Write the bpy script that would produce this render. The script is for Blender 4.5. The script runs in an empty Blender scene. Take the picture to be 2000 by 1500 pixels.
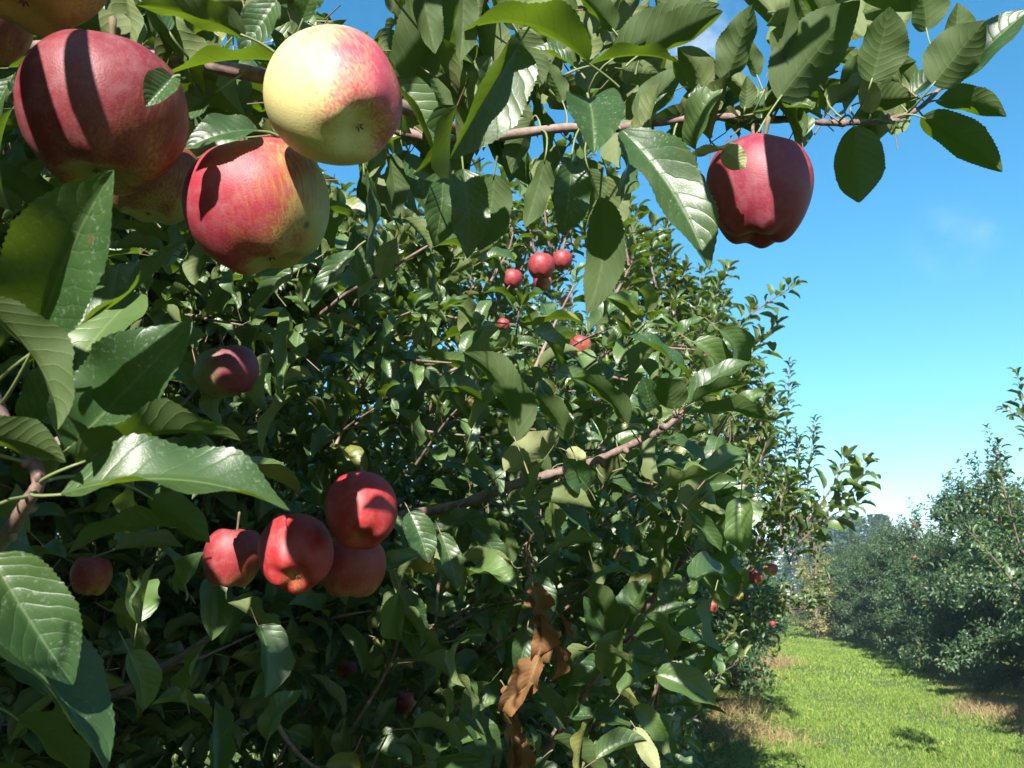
import bpy, math
import numpy as np
from mathutils import Matrix, Vector
rad = math.radians

# ------------------------------------------------------------------ camera, sky, sun
sc = bpy.context.scene
FPX = 1698.0                       # focal length in photo pixels (2000 wide)
YAW, PITCH = rad(17.3), rad(13.73)
C0 = np.array([0.0, 0.0, 1.35])
Fw = np.array([-math.sin(YAW)*math.cos(PITCH), math.cos(YAW)*math.cos(PITCH), math.sin(PITCH)])
Rt = np.array([math.cos(YAW), math.sin(YAW), 0.0])
Up = np.cross(Rt, Fw)

cam_d = bpy.data.cameras.new('camera')
cam = bpy.data.objects.new('camera', cam_d)
sc.collection.objects.link(cam)
cam.location = C0
M3 = Matrix((Rt, Up, -Fw)).transposed()
cam.rotation_euler = M3.to_euler()
cam_d.sensor_width = 4.54
cam_d.lens = 4.54*FPX/2000
cam_d.clip_start = 0.02
cam_d.clip_end = 2000
cam_d.dof.use_dof = True
cam_d.dof.focus_distance = 0.95
cam_d.dof.aperture_fstop = 3.2
sc.camera = cam

def nrm(v):
    v = np.asarray(v, float)
    return v/np.maximum(np.linalg.norm(v, axis=-1, keepdims=True), 1e-9)

SUN = nrm(-0.15*Rt + 0.70*Up - 0.68*Fw)          # direction towards the sun
el, az = math.asin(SUN[2]), math.atan2(SUN[0], SUN[1])
sun_d = bpy.data.lights.new('sun', 'SUN')
sun_d.energy = 5.0
sun_d.angle = rad(0.5)
sun_d.color = (1.0, 0.955, 0.87)
sun = bpy.data.objects.new('sun', sun_d)
sc.collection.objects.link(sun)
sun.rotation_euler = Vector(SUN).to_track_quat('Z', 'Y').to_euler()

world = bpy.data.worlds.new('World')
sc.world = world
world.use_nodes = True
wn, wl = world.node_tree.nodes, world.node_tree.links
wn.clear()
w_out = wn.new('ShaderNodeOutputWorld')
w_bg = wn.new('ShaderNodeBackground')
w_sky = wn.new('ShaderNodeTexSky')
w_sky.sky_type = 'NISHITA'
w_sky.sun_disc = False
w_sky.sun_elevation = el
w_sky.sun_rotation = az
w_sky.altitude = 300
w_sky.air_density = 1.0
w_sky.dust_density = 0.3
w_sky.ozone_density = 2.0
w_bg.inputs['Strength'].default_value = 0.05
w_hsv = wn.new('ShaderNodeHueSaturation')
w_hsv.inputs['Hue'].default_value = 0.485
w_hsv.inputs['Saturation'].default_value = 1.34
w_hsv.inputs['Value'].default_value = 1.5
wl.new(w_sky.outputs[0], w_hsv.inputs['Color'])
# a few thin wisps of cloud, low above the orchard
w_tc = wn.new('ShaderNodeTexCoord')
w_noise = wn.new('ShaderNodeTexNoise')
w_noise.inputs['Scale'].default_value = 26.0
w_noise.inputs['Detail'].default_value = 7.0
w_noise.inputs['Roughness'].default_value = 0.62
wl.new(w_tc.outputs['Generated'], w_noise.inputs['Vector'])
w_prev = w_hsv.outputs[0]
for (px, py, size, amt) in ((1850, 470, 0.05, .12), (1372, 95, 0.06, .45), (1690, 1010, 0.05, .6), (1940, 440, .025, .15)):
    d = nrm(Fw + Rt*(px-1000)/FPX + Up*(750-py)/FPX)
    vd = wn.new('ShaderNodeVectorMath'); vd.operation = 'DISTANCE'
    vd.inputs[1].default_value = d
    wl.new(w_tc.outputs['Generated'], vd.inputs[0])
    mr = wn.new('ShaderNodeMapRange')
    mr.inputs['From Min'].default_value = size
    mr.inputs['From Max'].default_value = 0.0
    mr.inputs['To Min'].default_value = 0
    mr.inputs['To Max'].default_value = amt
    wl.new(vd.outputs['Value'], mr.inputs['Value'])
    mu = wn.new('ShaderNodeMath'); mu.operation = 'MULTIPLY'; mu.use_clamp = True
    mr2 = wn.new('ShaderNodeMapRange')
    mr2.inputs['From Min'].default_value = 0.38
    mr2.inputs['From Max'].default_value = 0.68
    wl.new(w_noise.outputs['Fac'], mr2.inputs['Value'])
    wl.new(mr.outputs[0], mu.inputs[0]); wl.new(mr2.outputs[0], mu.inputs[1])
    mx = wn.new('ShaderNodeMix'); mx.data_type = 'RGBA'
    wl.new(mu.outputs[0], mx.inputs['Factor'])
    wl.new(w_prev, mx.inputs['A'])
    mx.inputs['B'].default_value = (9, 9.3, 9.6, 1)
    w_prev = mx.outputs['Result']
wl.new(w_prev, w_bg.inputs['Color'])
wl.new(w_bg.outputs[0], w_out.inputs[0])

sc.view_settings.view_transform = 'Standard'
sc.view_settings.look = 'None'
sc.view_settings.exposure = 1.65
sc.view_settings.gamma = 1.0
sc.cycles.max_bounces = 6
sc.cycles.diffuse_bounces = 3
sc.cycles.glossy_bounces = 2
sc.cycles.transmission_bounces = 4
sc.cycles.use_denoising = True

# ------------------------------------------------------------------ helpers
def W(x, y, d):
    """photo pixel and depth along the view axis -> point in the orchard"""
    return C0 + d*(Fw + Rt*(x-1000)/FPX + Up*(750-y)/FPX)

def P(pts):
    """orchard points -> photo pixel x, y and depth"""
    q = np.atleast_2d(pts) - C0
    d = q @ Fw
    ds = np.where(np.abs(d) < 1e-4, 1e-4, d)
    return 1000 + FPX*(q @ Rt)/ds, 750 - FPX*(q @ Up)/ds, d

def camdir(v):
    return nrm(v[0]*Rt + v[1]*Up - v[2]*Fw)      # (right, up, towards camera)

class Soup:
    """collects quads/tris with uv and a material slot, then links ONE mesh object"""
    def __init__(self):
        self.v, self.q, self.uv, self.m, self.n = [], [], [], [], 0
    def add(self, verts, quads, uvs=None, mat=0):
        verts = np.asarray(verts, float); quads = np.asarray(quads, int)
        if len(quads) == 0: return
        self.v.append(verts); self.q.append(quads + self.n); self.n += len(verts)
        if uvs is None: uvs = np.zeros((len(verts), 2))
        self.uv.append(np.asarray(uvs)[quads.reshape(-1)])
        self.m.append(np.full(len(quads), mat) if np.isscalar(mat) else np.asarray(mat))
    def stamp(self, proto, R, T, mat_off=0):
        """proto=(verts, quads, uvs, mats); R (N,3,3) with scale, T (N,3)"""
        pv, pq, pu, pm = proto
        N = len(T)
        if N == 0: return
        vv = np.einsum('nij,vj->nvi', R, pv) + T[:, None, :]
        qq = pq[None] + (np.arange(N)*len(pv))[:, None, None]
        self.v.append(vv.reshape(-1, 3)); self.q.append(qq.reshape(-1, 4) + self.n)
        self.n += N*len(pv)
        self.uv.append(np.tile(pu[pq.reshape(-1)], (N, 1)))
        self.m.append(np.tile(pm, N) + mat_off)
    def mesh(self, name, mats, smooth=True):
        me = bpy.data.meshes.new(name)
        v = np.concatenate(self.v); q = np.concatenate(self.q)
        me.vertices.add(len(v)); me.vertices.foreach_set('co', v.ravel())
        me.loops.add(q.size); me.loops.foreach_set('vertex_index', q.ravel())
        me.polygons.add(len(q))
        me.polygons.foreach_set('loop_start', np.arange(len(q))*4)
        me.polygons.foreach_set('loop_total', np.full(len(q), 4))
        me.polygons.foreach_set('material_index', np.concatenate(self.m).astype(int))
        me.polygons.foreach_set('use_smooth', np.full(len(q), smooth))
        uvl = me.uv_layers.new(name='uv')
        uvl.data.foreach_set('uv', np.concatenate(self.uv).ravel())
        for m in mats: me.materials.append(m)
        me.update(calc_edges=True)
        return me
    def build(self, name, mats, parent=None, smooth=True):
        o = bpy.data.objects.new(name, self.mesh(name, mats, smooth))
        sc.collection.objects.link(o)
        if parent is not None:
            o.parent = parent
            o.matrix_parent_inverse = parent.matrix_world.inverted()
        return o

def empty(name, loc=(0, 0, 0)):
    o = bpy.data.objects.new(name, None)
    o.empty_display_size = 0.05
    o.location = loc
    o.matrix_world = Matrix.Translation(loc)
    sc.collection.objects.link(o)
    return o

def tag(o, label=None, cat=None, group=None, kind=None):
    if label: o['label'] = label
    if cat: o['category'] = cat
    if group: o['group'] = group
    if kind: o['kind'] = kind
    return o

def smooth_path(pts, n):
    """Catmull-Rom through pts, n samples"""
    p = np.asarray(pts, float)
    if len(p) < 3:
        t = np.linspace(0, 1, n)[:, None]
        return p[0]*(1-t) + p[-1]*t
    e = np.vstack([2*p[0]-p[1], p, 2*p[-1]-p[-2]])
    t = np.linspace(0, len(p)-1-1e-6, n)
    i = t.astype(int); f = (t-i)[:, None]
    a, b, c, d = e[i], e[i+1], e[i+2], e[i+3]
    return .5*((2*b)+(-a+c)*f+(2*a-5*b+4*c-d)*f**2+(-a+3*b-3*c+d)*f**3)

def tube(path, r0, r1=None, sides=6, knob=0.0, rng=None, cap=True):
    path = np.asarray(path, float); n = len(path)
    r = np.linspace(r0, r0 if r1 is None else r1, n) if np.isscalar(r0) else np.asarray(r0)
    if knob and rng is not None: r = r*(1+knob*rng.uniform(-1, 1, n))
    t = nrm(np.gradient(path, axis=0))
    a = nrm(np.cross(t, np.where(np.abs(t[:, 2:3]) > .9, [[1., 0, 0]], [[0, 0, 1.]])))
    for k in range(1, n):
        a[k] = nrm(a[k-1] - t[k]*np.dot(a[k-1], t[k]))
    b = np.cross(t, a)
    ang = np.arange(sides)*2*np.pi/sides
    ring = a[:, None]*np.cos(ang)[None, :, None] + b[:, None]*np.sin(ang)[None, :, None]
    v = (path[:, None] + ring*r[:, None, None]).reshape(-1, 3)
    q = []
    for k in range(n-1):
        for s in range(sides):
            q.append((k*sides+s, k*sides+(s+1) % sides, (k+1)*sides+(s+1) % sides, (k+1)*sides+s))
    L = np.concatenate([[0], np.cumsum(np.linalg.norm(np.diff(path, axis=0), axis=1))])
    uv = np.stack([np.repeat(L, sides), np.tile(np.arange(sides)/sides, n)], 1)
    if cap:
        m = len(v); v = np.vstack([v, path[-1] + t[-1]*r[-1]*.6]); uv = np.vstack([uv, [L[-1], 0]])
        for s in range(0, sides, 2):
            q.append(((n-1)*sides+s, (n-1)*sides+(s+1) % sides, (n-1)*sides+(s+2) % sides, m))
    return v, np.array(q), uv

# ------------------------------------------------------------------ leaf geometry
GU = [0, .03, .08, .16, .28, .42, .56, .70, .80, .88, .94, .98, 1]
GW = [.03, .30, .56, .78, .94, 1., .97, .83, .63, .40, .21, .09, 0]
def leaf_geo(L=1.0, wr=.55, nl=8, nw=2, fold=.35, bend=.6, side=0., twist=0., wave=.03, serr=0., curl=.0, seed=0, ph=None, pet=.0, bumpy=0.):
    """leaf along +Y, upper face +Z, base at the origin. returns verts, quads, uvs, mats(0 blade,1 petiole)"""
    rng = np.random.default_rng(seed)
    u = np.linspace(0, 1, nl+1)
    g = np.interp(u, GU, GW)*wr*L/2
    du = 1/nl
    phi = -bend*(u-.25)
    psi = side*(u-.5)
    dirs = np.stack([np.sin(psi)*np.cos(phi), np.cos(psi)*np.cos(phi), np.sin(phi)], 1)
    mid = np.vstack([[0, 0, 0], np.cumsum((dirs[1:]+dirs[:-1])/2*du*L, axis=0)])
    sd = nrm(np.cross(dirs, [0, 0, 1.])); upv = np.cross(sd, dirs)
    tau = twist*(u-.3)
    sd2 = sd*np.cos(tau)[:, None] + upv*np.sin(tau)[:, None]
    up2 = -sd*np.sin(tau)[:, None] + upv*np.cos(tau)[:, None]
    vs = np.linspace(-1, 1, 2*nw+1)
    p1, p2 = rng.uniform(0, 6.28, 2)
    vv = np.zeros((nl+1, 2*nw+1, 3)); uv = np.zeros((nl+1, 2*nw+1, 2))
    for j, v in enumerate(vs):
        a = abs(v)
        s = g*a
        if serr and a == 1:
            k = 26
            s = s + serr*L*.028*np.clip(g/(wr*L/2)*1.5, 0, 1)*((u*k) % 1 - .5)
        ang = fold + curl*a
        z = s*math.sin(ang) + wave*L*a**1.7*np.sin(2*np.pi*(2.2*u)+(p1 if v < 0 else p2))*np.clip(g/(wr*L/2), 0, 1)
        if bumpy and 0 < a:
            z = z + bumpy*L*np.sin(math.pi*a)*np.abs(np.sin((u-.24*a)*9*math.pi))
        x = s*math.cos(ang)*(1 if v > 0 else -1 if v < 0 else 0)
        vv[:, j] = mid + sd2*x[:, None] + up2*z[:, None]
        uv[:, j, 0] = u; uv[:, j, 1] = v*.5+.5
    m = 2*nw+1
    i, j = np.meshgrid(np.arange(nl), np.arange(2*nw), indexing='ij')
    a = (i*m+j).ravel()
    q = np.stack([a, a+1, a+m+1, a+m], 1)
    verts, uvs = vv.reshape(-1, 3), uv.reshape(-1, 2)
    mats = np.zeros(len(q), int)
    if pet:
        pl = pet*L; r = .011*L
        pv = np.array([[r, 0, 0], [-r, 0, 0], [0, 0, -1.6*r], [r, -pl, -.25*pl], [-r, -pl, -.25*pl], [0, -pl, -.25*pl-1.6*r]])
        pq = np.array([[0, 3, 4, 1], [1, 4, 5, 2], [2, 5, 3, 0]]) + len(verts)
        verts = np.vstack([verts, pv]); q = np.vstack([q, pq]); uvs = np.vstack([uvs, np.full((6, 2), .5)])
        mats = np.concatenate([mats, [1, 1, 1]])
    return verts, q, uvs, mats

def basis(dirs, normals):
    """rotation matrices (N,3,3): Y along dirs, Z near normals"""
    y = nrm(dirs)
    z = nrm(normals - y*np.sum(y*normals, -1, keepdims=True))
    x = np.cross(y, z)
    return np.stack([x, y, z], -1)

def protos(nl, nw, pet, n=6, seed=1, serr=0.):
    rng = np.random.default_rng(seed)
    return [leaf_geo(1, rng.uniform(.42, .68), nl, nw, rng.uniform(.15, .85), rng.uniform(.2, 1.7), rng.uniform(-.6, .6),
                     rng.uniform(-.8, .8), rng.uniform(.015, .07), serr, rng.uniform(-.2, .45), seed*50+k, pet=pet) for k in range(n)]
PRO_HI = protos(14, 3, .3, 14, 3, .6)
PRO_MID = protos(6, 1, .3, 8, 1)
PRO_LO = protos(3, 1, 0, 6, 2)
for k_ in range(len(PRO_LO)):
    pass

# ------------------------------------------------------------------ materials
def newmat(name):
    m = bpy.data.materials.new(name); m.use_nodes = True
    nt = m.node_tree; nt.nodes.clear()
    return m, nt.nodes, nt.links

def mathn(N, Lk, op, a, b=None, clamp=False):
    n = N.new('ShaderNodeMath'); n.operation = op; n.use_clamp = clamp
    for k, x in enumerate((a, b)):
        if x is None: continue
        if isinstance(x, (int, float)): n.inputs[k].default_value = x
        else: Lk.new(x, n.inputs[k])
    return n.outputs[0]

def mixc(N, Lk, f, a, b):
    n = N.new('ShaderNodeMix'); n.data_type = 'RGBA'
    if isinstance(f, (int, float)): n.inputs['Factor'].default_value = f
    else: Lk.new(f, n.inputs['Factor'])
    for k, x in (('A', a), ('B', b)):
        if isinstance(x, tuple): n.inputs[k].default_value = (*x, 1)
        else: Lk.new(x, n.inputs[k])
    return n.outputs['Result']

def noise(N, Lk, vec, scale, detail=3, rough=.5):
    n = N.new('ShaderNodeTexNoise'); n.inputs['Scale'].default_value = scale
    n.inputs['Detail'].default_value = detail; n.inputs['Roughness'].default_value = rough
    if vec is not None: Lk.new(vec, n.inputs['Vector'])
    return n.outputs['Fac']

def ramp(N, Lk, x, lo, hi, a=0., b=1.):
    n = N.new('ShaderNodeMapRange')
    n.inputs['From Min'].default_value = lo; n.inputs['From Max'].default_value = hi
    n.inputs['To Min'].default_value = a; n.inputs['To Max'].default_value = b
    Lk.new(x, n.inputs['Value']); return n.outputs[0]

def leaf_mat(name, top=(.015, .042, .016), top2=(.036, .078, .024), under=(.045, .075, .018), trans=(.16, .28, .010), tf=.29, rough=.40,
             detail=True, yellow=.06, spec=.5, dust=0.0):
    m, N, Lk = newmat(name)
    out = N.new('ShaderNodeOutputMaterial'); geo = N.new('ShaderNodeNewGeometry')
    rnd = geo.outputs['Random Per Island']
    tc = N.new('ShaderNodeTexCoord')
    c_top = mixc(N, Lk, rnd, top, top2)
    c_un = under
    hsv = N.new('ShaderNodeHueSaturation')
    bump = None
    if detail:
        sx = N.new('ShaderNodeSeparateXYZ'); Lk.new(tc.outputs['UV'], sx.inputs[0])
        u, v = sx.outputs[0], mathn(N, Lk, 'MULTIPLY', mathn(N, Lk, 'ABSOLUTE', mathn(N, Lk, 'SUBTRACT', sx.outputs[1], .5)), 2.)
        nz = noise(N, Lk, tc.outputs['Object'], 90, 2)
        nzl = noise(N, Lk, tc.outputs['Object'], 28, 3)
        t = mathn(N, Lk, 'MULTIPLY', mathn(N, Lk, 'SUBTRACT', u, mathn(N, Lk, 'MULTIPLY', mathn(N, Lk, 'POWER', v, 1.25), .22)), 9.)
        t = mathn(N, Lk, 'ADD', t, mathn(N, Lk, 'MULTIPLY', mathn(N, Lk, 'SUBTRACT', nzl, .5), 1.7))
        fr = mathn(N, Lk, 'ABSOLUTE', mathn(N, Lk, 'SUBTRACT', mathn(N, Lk, 'FRACT', t), .5))
        vein = ramp(N, Lk, fr, .07, .0)                         # side veins
        mid = ramp(N, Lk, v, .05, .015)
        vm = mathn(N, Lk, 'MAXIMUM', vein, mid, True)
        soft = ramp(N, Lk, fr, .5, .0)
        vo = N.new('ShaderNodeTexVoronoi'); vo.feature = 'DISTANCE_TO_EDGE'; vo.inputs['Scale'].default_value = 420
        Lk.new(tc.outputs['Object'], vo.inputs['Vector'])
        net = ramp(N, Lk, vo.outputs['Distance'], 0.0, .12)
        c_top = mixc(N, Lk, ramp(N, Lk, nz, .3, .75, 0, .35), c_top, (.045, .09, .025))
        c_top = mixc(N, Lk, mathn(N, Lk, 'MULTIPLY', vein, .22), c_top, (.08, .13, .045))
        c_top = mixc(N, Lk, mathn(N, Lk, 'MULTIPLY', mid, .6), c_top, (.13, .18, .07))
        if dust:
            nd = noise(N, Lk, tc.outputs['Object'], 420, 3, .65)
            nd2 = noise(N, Lk, tc.outputs['Object'], 45, 2)
            dd = mathn(N, Lk, 'MULTIPLY', ramp(N, Lk, nd, .56, .70), ramp(N, Lk, nd2, .4, .65))
            c_top = mixc(N, Lk, mathn(N, Lk, 'MULTIPLY', dd, dust), c_top, (.22, .26, .23))
            sp_ = noise(N, Lk, tc.outputs['Object'], 62, 4, .6)
            c_top = mixc(N, Lk, ramp(N, Lk, sp_, .70, .73, 0, .8), c_top, (.10, .055, .02))
            patch_ = noise(N, Lk, tc.outputs['Object'], 9, 2)
            c_top = mixc(N, Lk, ramp(N, Lk, patch_, .5, .75, 0, .45), c_top, (.075, .105, .02))
        c_un = mixc(N, Lk, mathn(N, Lk, 'MULTIPLY', vm, .3), under, (.15, .17, .07))
        h = mathn(N, Lk, 'SUBTRACT', mathn(N, Lk, 'MULTIPLY', net, .15), mathn(N, Lk, 'MULTIPLY', soft, soft))
        h = mathn(N, Lk, 'SUBTRACT', h, mathn(N, Lk, 'MULTIPLY', vm, .5))
        bp = N.new('ShaderNodeBump'); bp.inputs['Strength'].default_value = .32; bp.inputs['Distance'].default_value = .0006
        Lk.new(h, bp.inputs['Height']); bump = bp.outputs[0]
    col = mixc(N, Lk, geo.outputs['Backfacing'], c_top, c_un)
    # odd yellowing leaves
    yl = ramp(N, Lk, rnd, 1-yellow, 1-yellow+.02)
    col = mixc(N, Lk, mathn(N, Lk, 'MULTIPLY', yl, .5), col, (.20, .18, .035))
    ro = mixc(N, Lk, geo.outputs['Backfacing'], (rough,)*3, (.75,)*3)
    pr = N.new('ShaderNodeBsdfPrincipled')
    Lk.new(col, pr.inputs['Base Color']); Lk.new(ro, pr.inputs['Roughness'])
    pr.inputs['Specular IOR Level'].default_value = spec
    tr = N.new('ShaderNodeBsdfTranslucent')
    tcol = trans
    if detail: tcol = mixc(N, Lk, mathn(N, Lk, 'MULTIPLY', vm, .55), trans, (trans[0]*.35, trans[1]*.45, trans[2]*.4))
    tcol = mixc(N, Lk, mathn(N, Lk, 'MULTIPLY', rnd, .4), tcol, (.22, .28, .02))
    Lk.new(tcol, tr.inputs['Color'])
    if bump is not None: Lk.new(bump, pr.inputs['Normal'])
    mx = N.new('ShaderNodeMixShader'); mx.inputs[0].default_value = tf
    Lk.new(pr.outputs[0], mx.inputs[1]); Lk.new(tr.outputs[0], mx.inputs[2])
    Lk.new(mx.outputs[0], out.inputs[0])
    return m

M_LEAF = leaf_mat('leaf_near', dust=.75)
M_LEAF_MID = leaf_mat('leaf_mid', top=(.036, .076, .024), top2=(.104, .162, .044), under=(.095, .125, .035), yellow=.08, tf=.27, spec=.75, rough=.43)
M_LEAF_FAR = leaf_mat('leaf_far', top=(.022, .058, .026), top2=(.055, .105, .038), under=(.08, .115, .055), detail=False, yellow=.04, rough=.42)
M_LEAF_GOLD = leaf_mat('leaf_yellowing', top=(.20, .19, .06), top2=(.34, .30, .12), under=(.28, .25, .12), detail=False, yellow=.2)
M_LEAF_PINE = leaf_mat('leaf_windbreak', top=(.02, .05, .03), top2=(.04, .08, .045), under=(.06, .09, .06), detail=False, yellow=0, tf=.1, rough=.6)
M_LEAF_PALE = leaf_mat('leaf_pale', top=(.20, .23, .09), top2=(.25, .27, .11), under=(.22, .24, .11), trans=(.3, .34, .1), tf=.15, yellow=0)
M_LEAF_DRY = leaf_mat('leaf_dead', top=(.13, .055, .024), top2=(.21, .095, .042), under=(.19, .09, .045), trans=(.4, .12, .03), tf=.12, yellow=0, rough=.7, spec=.2)

def petiole_mat():
    m, N, Lk = newmat('petiole')
    out = N.new('ShaderNodeOutputMaterial'); pr = N.new('ShaderNodeBsdfPrincipled')
    geo = N.new('ShaderNodeNewGeometry')
    c = mixc(N, Lk, geo.outputs['Random Per Island'], (.13, .16, .06), (.16, .08, .06))
    Lk.new(c, pr.inputs['Base Color']); pr.inputs['Roughness'].default_value = .55
    Lk.new(pr.outputs[0], out.inputs[0]); return m
M_PET = petiole_mat()

def bark_mat(name, a, b, scale=60., bump=.6, dist=.002):
    m, N, Lk = newmat(name)
    out = N.new('ShaderNodeOutputMaterial'); pr = N.new('ShaderNodeBsdfPrincipled')
    tc = N.new('ShaderNodeTexCoord')
    n1 = noise(N, Lk, tc.outputs['Object'], scale, 6, .65)
    n2 = noise(N, Lk, tc.outputs['Object'], scale*.2, 3)
    c = mixc(N, Lk, ramp(N, Lk, n1, .35, .68), a, b)
    c = mixc(N, Lk, ramp(N, Lk, n2, .5, .7, 0, .5), c, (.22, .20, .175))
    Lk.new(c, pr.inputs['Base Color']); pr.inputs['Roughness'].default_value = .75
    bp = N.new('ShaderNodeBump'); bp.inputs['Strength'].default_value = bump; bp.inputs['Distance'].default_value = dist
    Lk.new(n1, bp.inputs['Height']); Lk.new(bp.outputs[0], pr.inputs['Normal'])
    Lk.new(pr.outputs[0], out.inputs[0]); return m
M_TWIG = bark_mat('twig_bark', (.085, .046, .040), (.22, .145, .125), 140, .5, .0008)
M_BARK = bark_mat('trunk_bark', (.055, .042, .033), (.15, .12, .10), 45, .8, .006)

def apple_mat(name, bd=(0, 0, 1), amount=.6, red=(.20, .014, .020), yel=(.27, .27, .06), contrast=.9, orange=(.28, .09, .03), bruise=None):
    """bd: direction (apple's own axes) that took the sun's blush"""
    m, N, Lk = newmat(name)
    out = N.new('ShaderNodeOutputMaterial'); pr = N.new('ShaderNodeBsdfPrincipled')
    tc = N.new('ShaderNodeTexCoord'); ob = tc.outputs['Object']
    vn = N.new('ShaderNodeVectorMath'); vn.operation = 'NORMALIZE'; Lk.new(ob, vn.inputs[0])
    dt = N.new('ShaderNodeVectorMath'); dt.operation = 'DOT_PRODUCT'; Lk.new(vn.outputs[0], dt.inputs[0])
    dt.inputs[1].default_value = tuple(nrm(bd))
    mp = N.new('ShaderNodeMapping'); mp.inputs['Scale'].default_value = (11, 11, .7); Lk.new(vn.outputs[0], mp.inputs[0])
    streak = noise(N, Lk, mp.outputs[0], 2.2, 5, .62)
    blot = noise(N, Lk, ob, 2.2, 3)
    f = mathn(N, Lk, 'MULTIPLY', dt.outputs['Value'], contrast)
    f = mathn(N, Lk, 'ADD', f, (amount-.5)*2)
    f = mathn(N, Lk, 'ADD', f, mathn(N, Lk, 'MULTIPLY', mathn(N, Lk, 'SUBTRACT', streak, .5), 1.5))
    f = mathn(N, Lk, 'ADD', f, mathn(N, Lk, 'MULTIPLY', mathn(N, Lk, 'SUBTRACT', blot, .5), 1.3))
    # the basin round the calyx stays green
    sz = N.new('ShaderNodeSeparateXYZ'); Lk.new(vn.outputs[0], sz.inputs[0])
    basin = ramp(N, Lk, sz.outputs[2], -.80, -.99)
    f = mathn(N, Lk, 'SUBTRACT', f, mathn(N, Lk, 'MULTIPLY', basin, .8))
    c = mixc(N, Lk, ramp(N, Lk, f, -.45, .15), yel, orange)
    c = mixc(N, Lk, ramp(N, Lk, f, -.12, .55), c, red)
    fine = noise(N, Lk, ob, 26, 4, .7)
    c = mixc(N, Lk, ramp(N, Lk, fine, .35, .75, 0, .28), c, (red[0]*1.25+.05, red[1]+.06, red[2]+.045))
    vo = N.new('ShaderNodeTexVoronoi'); vo.inputs['Scale'].default_value = 17; Lk.new(ob, vo.inputs['Vector'])
    dots = ramp(N, Lk, vo.outputs['Distance'], .11, .05, 0, .4)
    c = mixc(N, Lk, dots, c, (.34, .26, .15))
    bloom = noise(N, Lk, ob, 5, 4, .6)
    c = mixc(N, Lk, ramp(N, Lk, bloom, .45, .8, 0, .16), c, (.34, .26, .28))
    mp2 = N.new('ShaderNodeMapping'); mp2.inputs['Scale'].default_value = (3, 9, 5); mp2.inputs['Rotation'].default_value = (.5, .9, .3); Lk.new(ob, mp2.inputs[0])
    sc_n = noise(N, Lk, mp2.outputs[0], 3.1, 6, .75)
    c = mixc(N, Lk, ramp(N, Lk, sc_n, .68, .72, 0, .45), c, (.36, .27, .17))
    if bruise is not None:
        vd = N.new('ShaderNodeVectorMath'); vd.operation = 'DISTANCE'; Lk.new(vn.outputs[0], vd.inputs[0]); vd.inputs[1].default_value = tuple(nrm(bruise))
        wob = mathn(N, Lk, 'ADD', vd.outputs['Value'], mathn(N, Lk, 'MULTIPLY', mathn(N, Lk, 'SUBTRACT', blot, .5), .08))
        c = mixc(N, Lk, ramp(N, Lk, wob, .085, .03, 0, .75), c, (.05, .03, .015))
    Lk.new(c, pr.inputs['Base Color'])
    Lk.new(ramp(N, Lk, bloom, .3, .7, .44, .62), pr.inputs['Roughness'])
    pr.inputs['Specular IOR Level'].default_value = .45
    pr.inputs['Subsurface Weight'].default_value = .0
    bp = N.new('ShaderNodeBump'); bp.inputs['Strength'].default_value = .12; bp.inputs['Distance'].default_value = .002
    Lk.new(noise(N, Lk, ob, 40, 3), bp.inputs['Height']); Lk.new(bp.outputs[0], pr.inputs['Normal'])
    Lk.new(pr.outputs[0], out.inputs[0]); return m

def plain(name, c, rough=.8):
    m, N, Lk = newmat(name)
    out = N.new('ShaderNodeOutputMaterial'); pr = N.new('ShaderNodeBsdfPrincipled')
    tc = N.new('ShaderNodeTexCoord')
    n1 = noise(N, Lk, tc.outputs['Object'], 30, 4)
    Lk.new(mixc(N, Lk, n1, tuple(x*.6 for x in c), tuple(x*1.3 for x in c)), pr.inputs['Base Color'])
    pr.inputs['Roughness'].default_value = rough
    Lk.new(pr.outputs[0], out.inputs[0]); return m
M_STEM = plain('apple_stem', (.13, .10, .05)); M_CALYX = plain('apple_calyx', (.07, .05, .025))
M_SCAR = plain('apple_scar', (.06, .035, .02))

# ------------------------------------------------------------------ ground
ROW_L, ROW_R = -1.5, 3.15
def ground_color(N, Lk, pos, green, green2, tan):
    sx = N.new('ShaderNodeSeparateXYZ'); Lk.new(pos, sx.inputs[0])
    big = noise(N, Lk, pos, .8, 4, .6)
    med = noise(N, Lk, pos, 6, 4, .6)
    x = mathn(N, Lk, 'ADD', sx.outputs[0], mathn(N, Lk, 'MULTIPLY', mathn(N, Lk, 'SUBTRACT', med, .5), 1.0))
    x = mathn(N, Lk, 'ADD', x, mathn(N, Lk, 'MULTIPLY', mathn(N, Lk, 'SUBTRACT', big, .5), 1.2))
    # rows of trees every 4.65 m: distance to the nearest row line
    fr = mathn(N, Lk, 'FRACT', mathn(N, Lk, 'ADD', mathn(N, Lk, 'DIVIDE', mathn(N, Lk, 'SUBTRACT', x, ROW_L), 4.65), 20.5))
    dist = mathn(N, Lk, 'MULTIPLY', mathn(N, Lk, 'ABSOLUTE', mathn(N, Lk, 'SUBTRACT', fr, .5)), 4.65)
    strip = ramp(N, Lk, dist, 1.15, .75)
    c = mixc(N, Lk, ramp(N, Lk, med, .3, .7), green, green2)
    return mixc(N, Lk, mathn(N, Lk, 'MULTIPLY', strip, ramp(N, Lk, big, .35, .55, .25, .95)), c, tan), med

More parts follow.
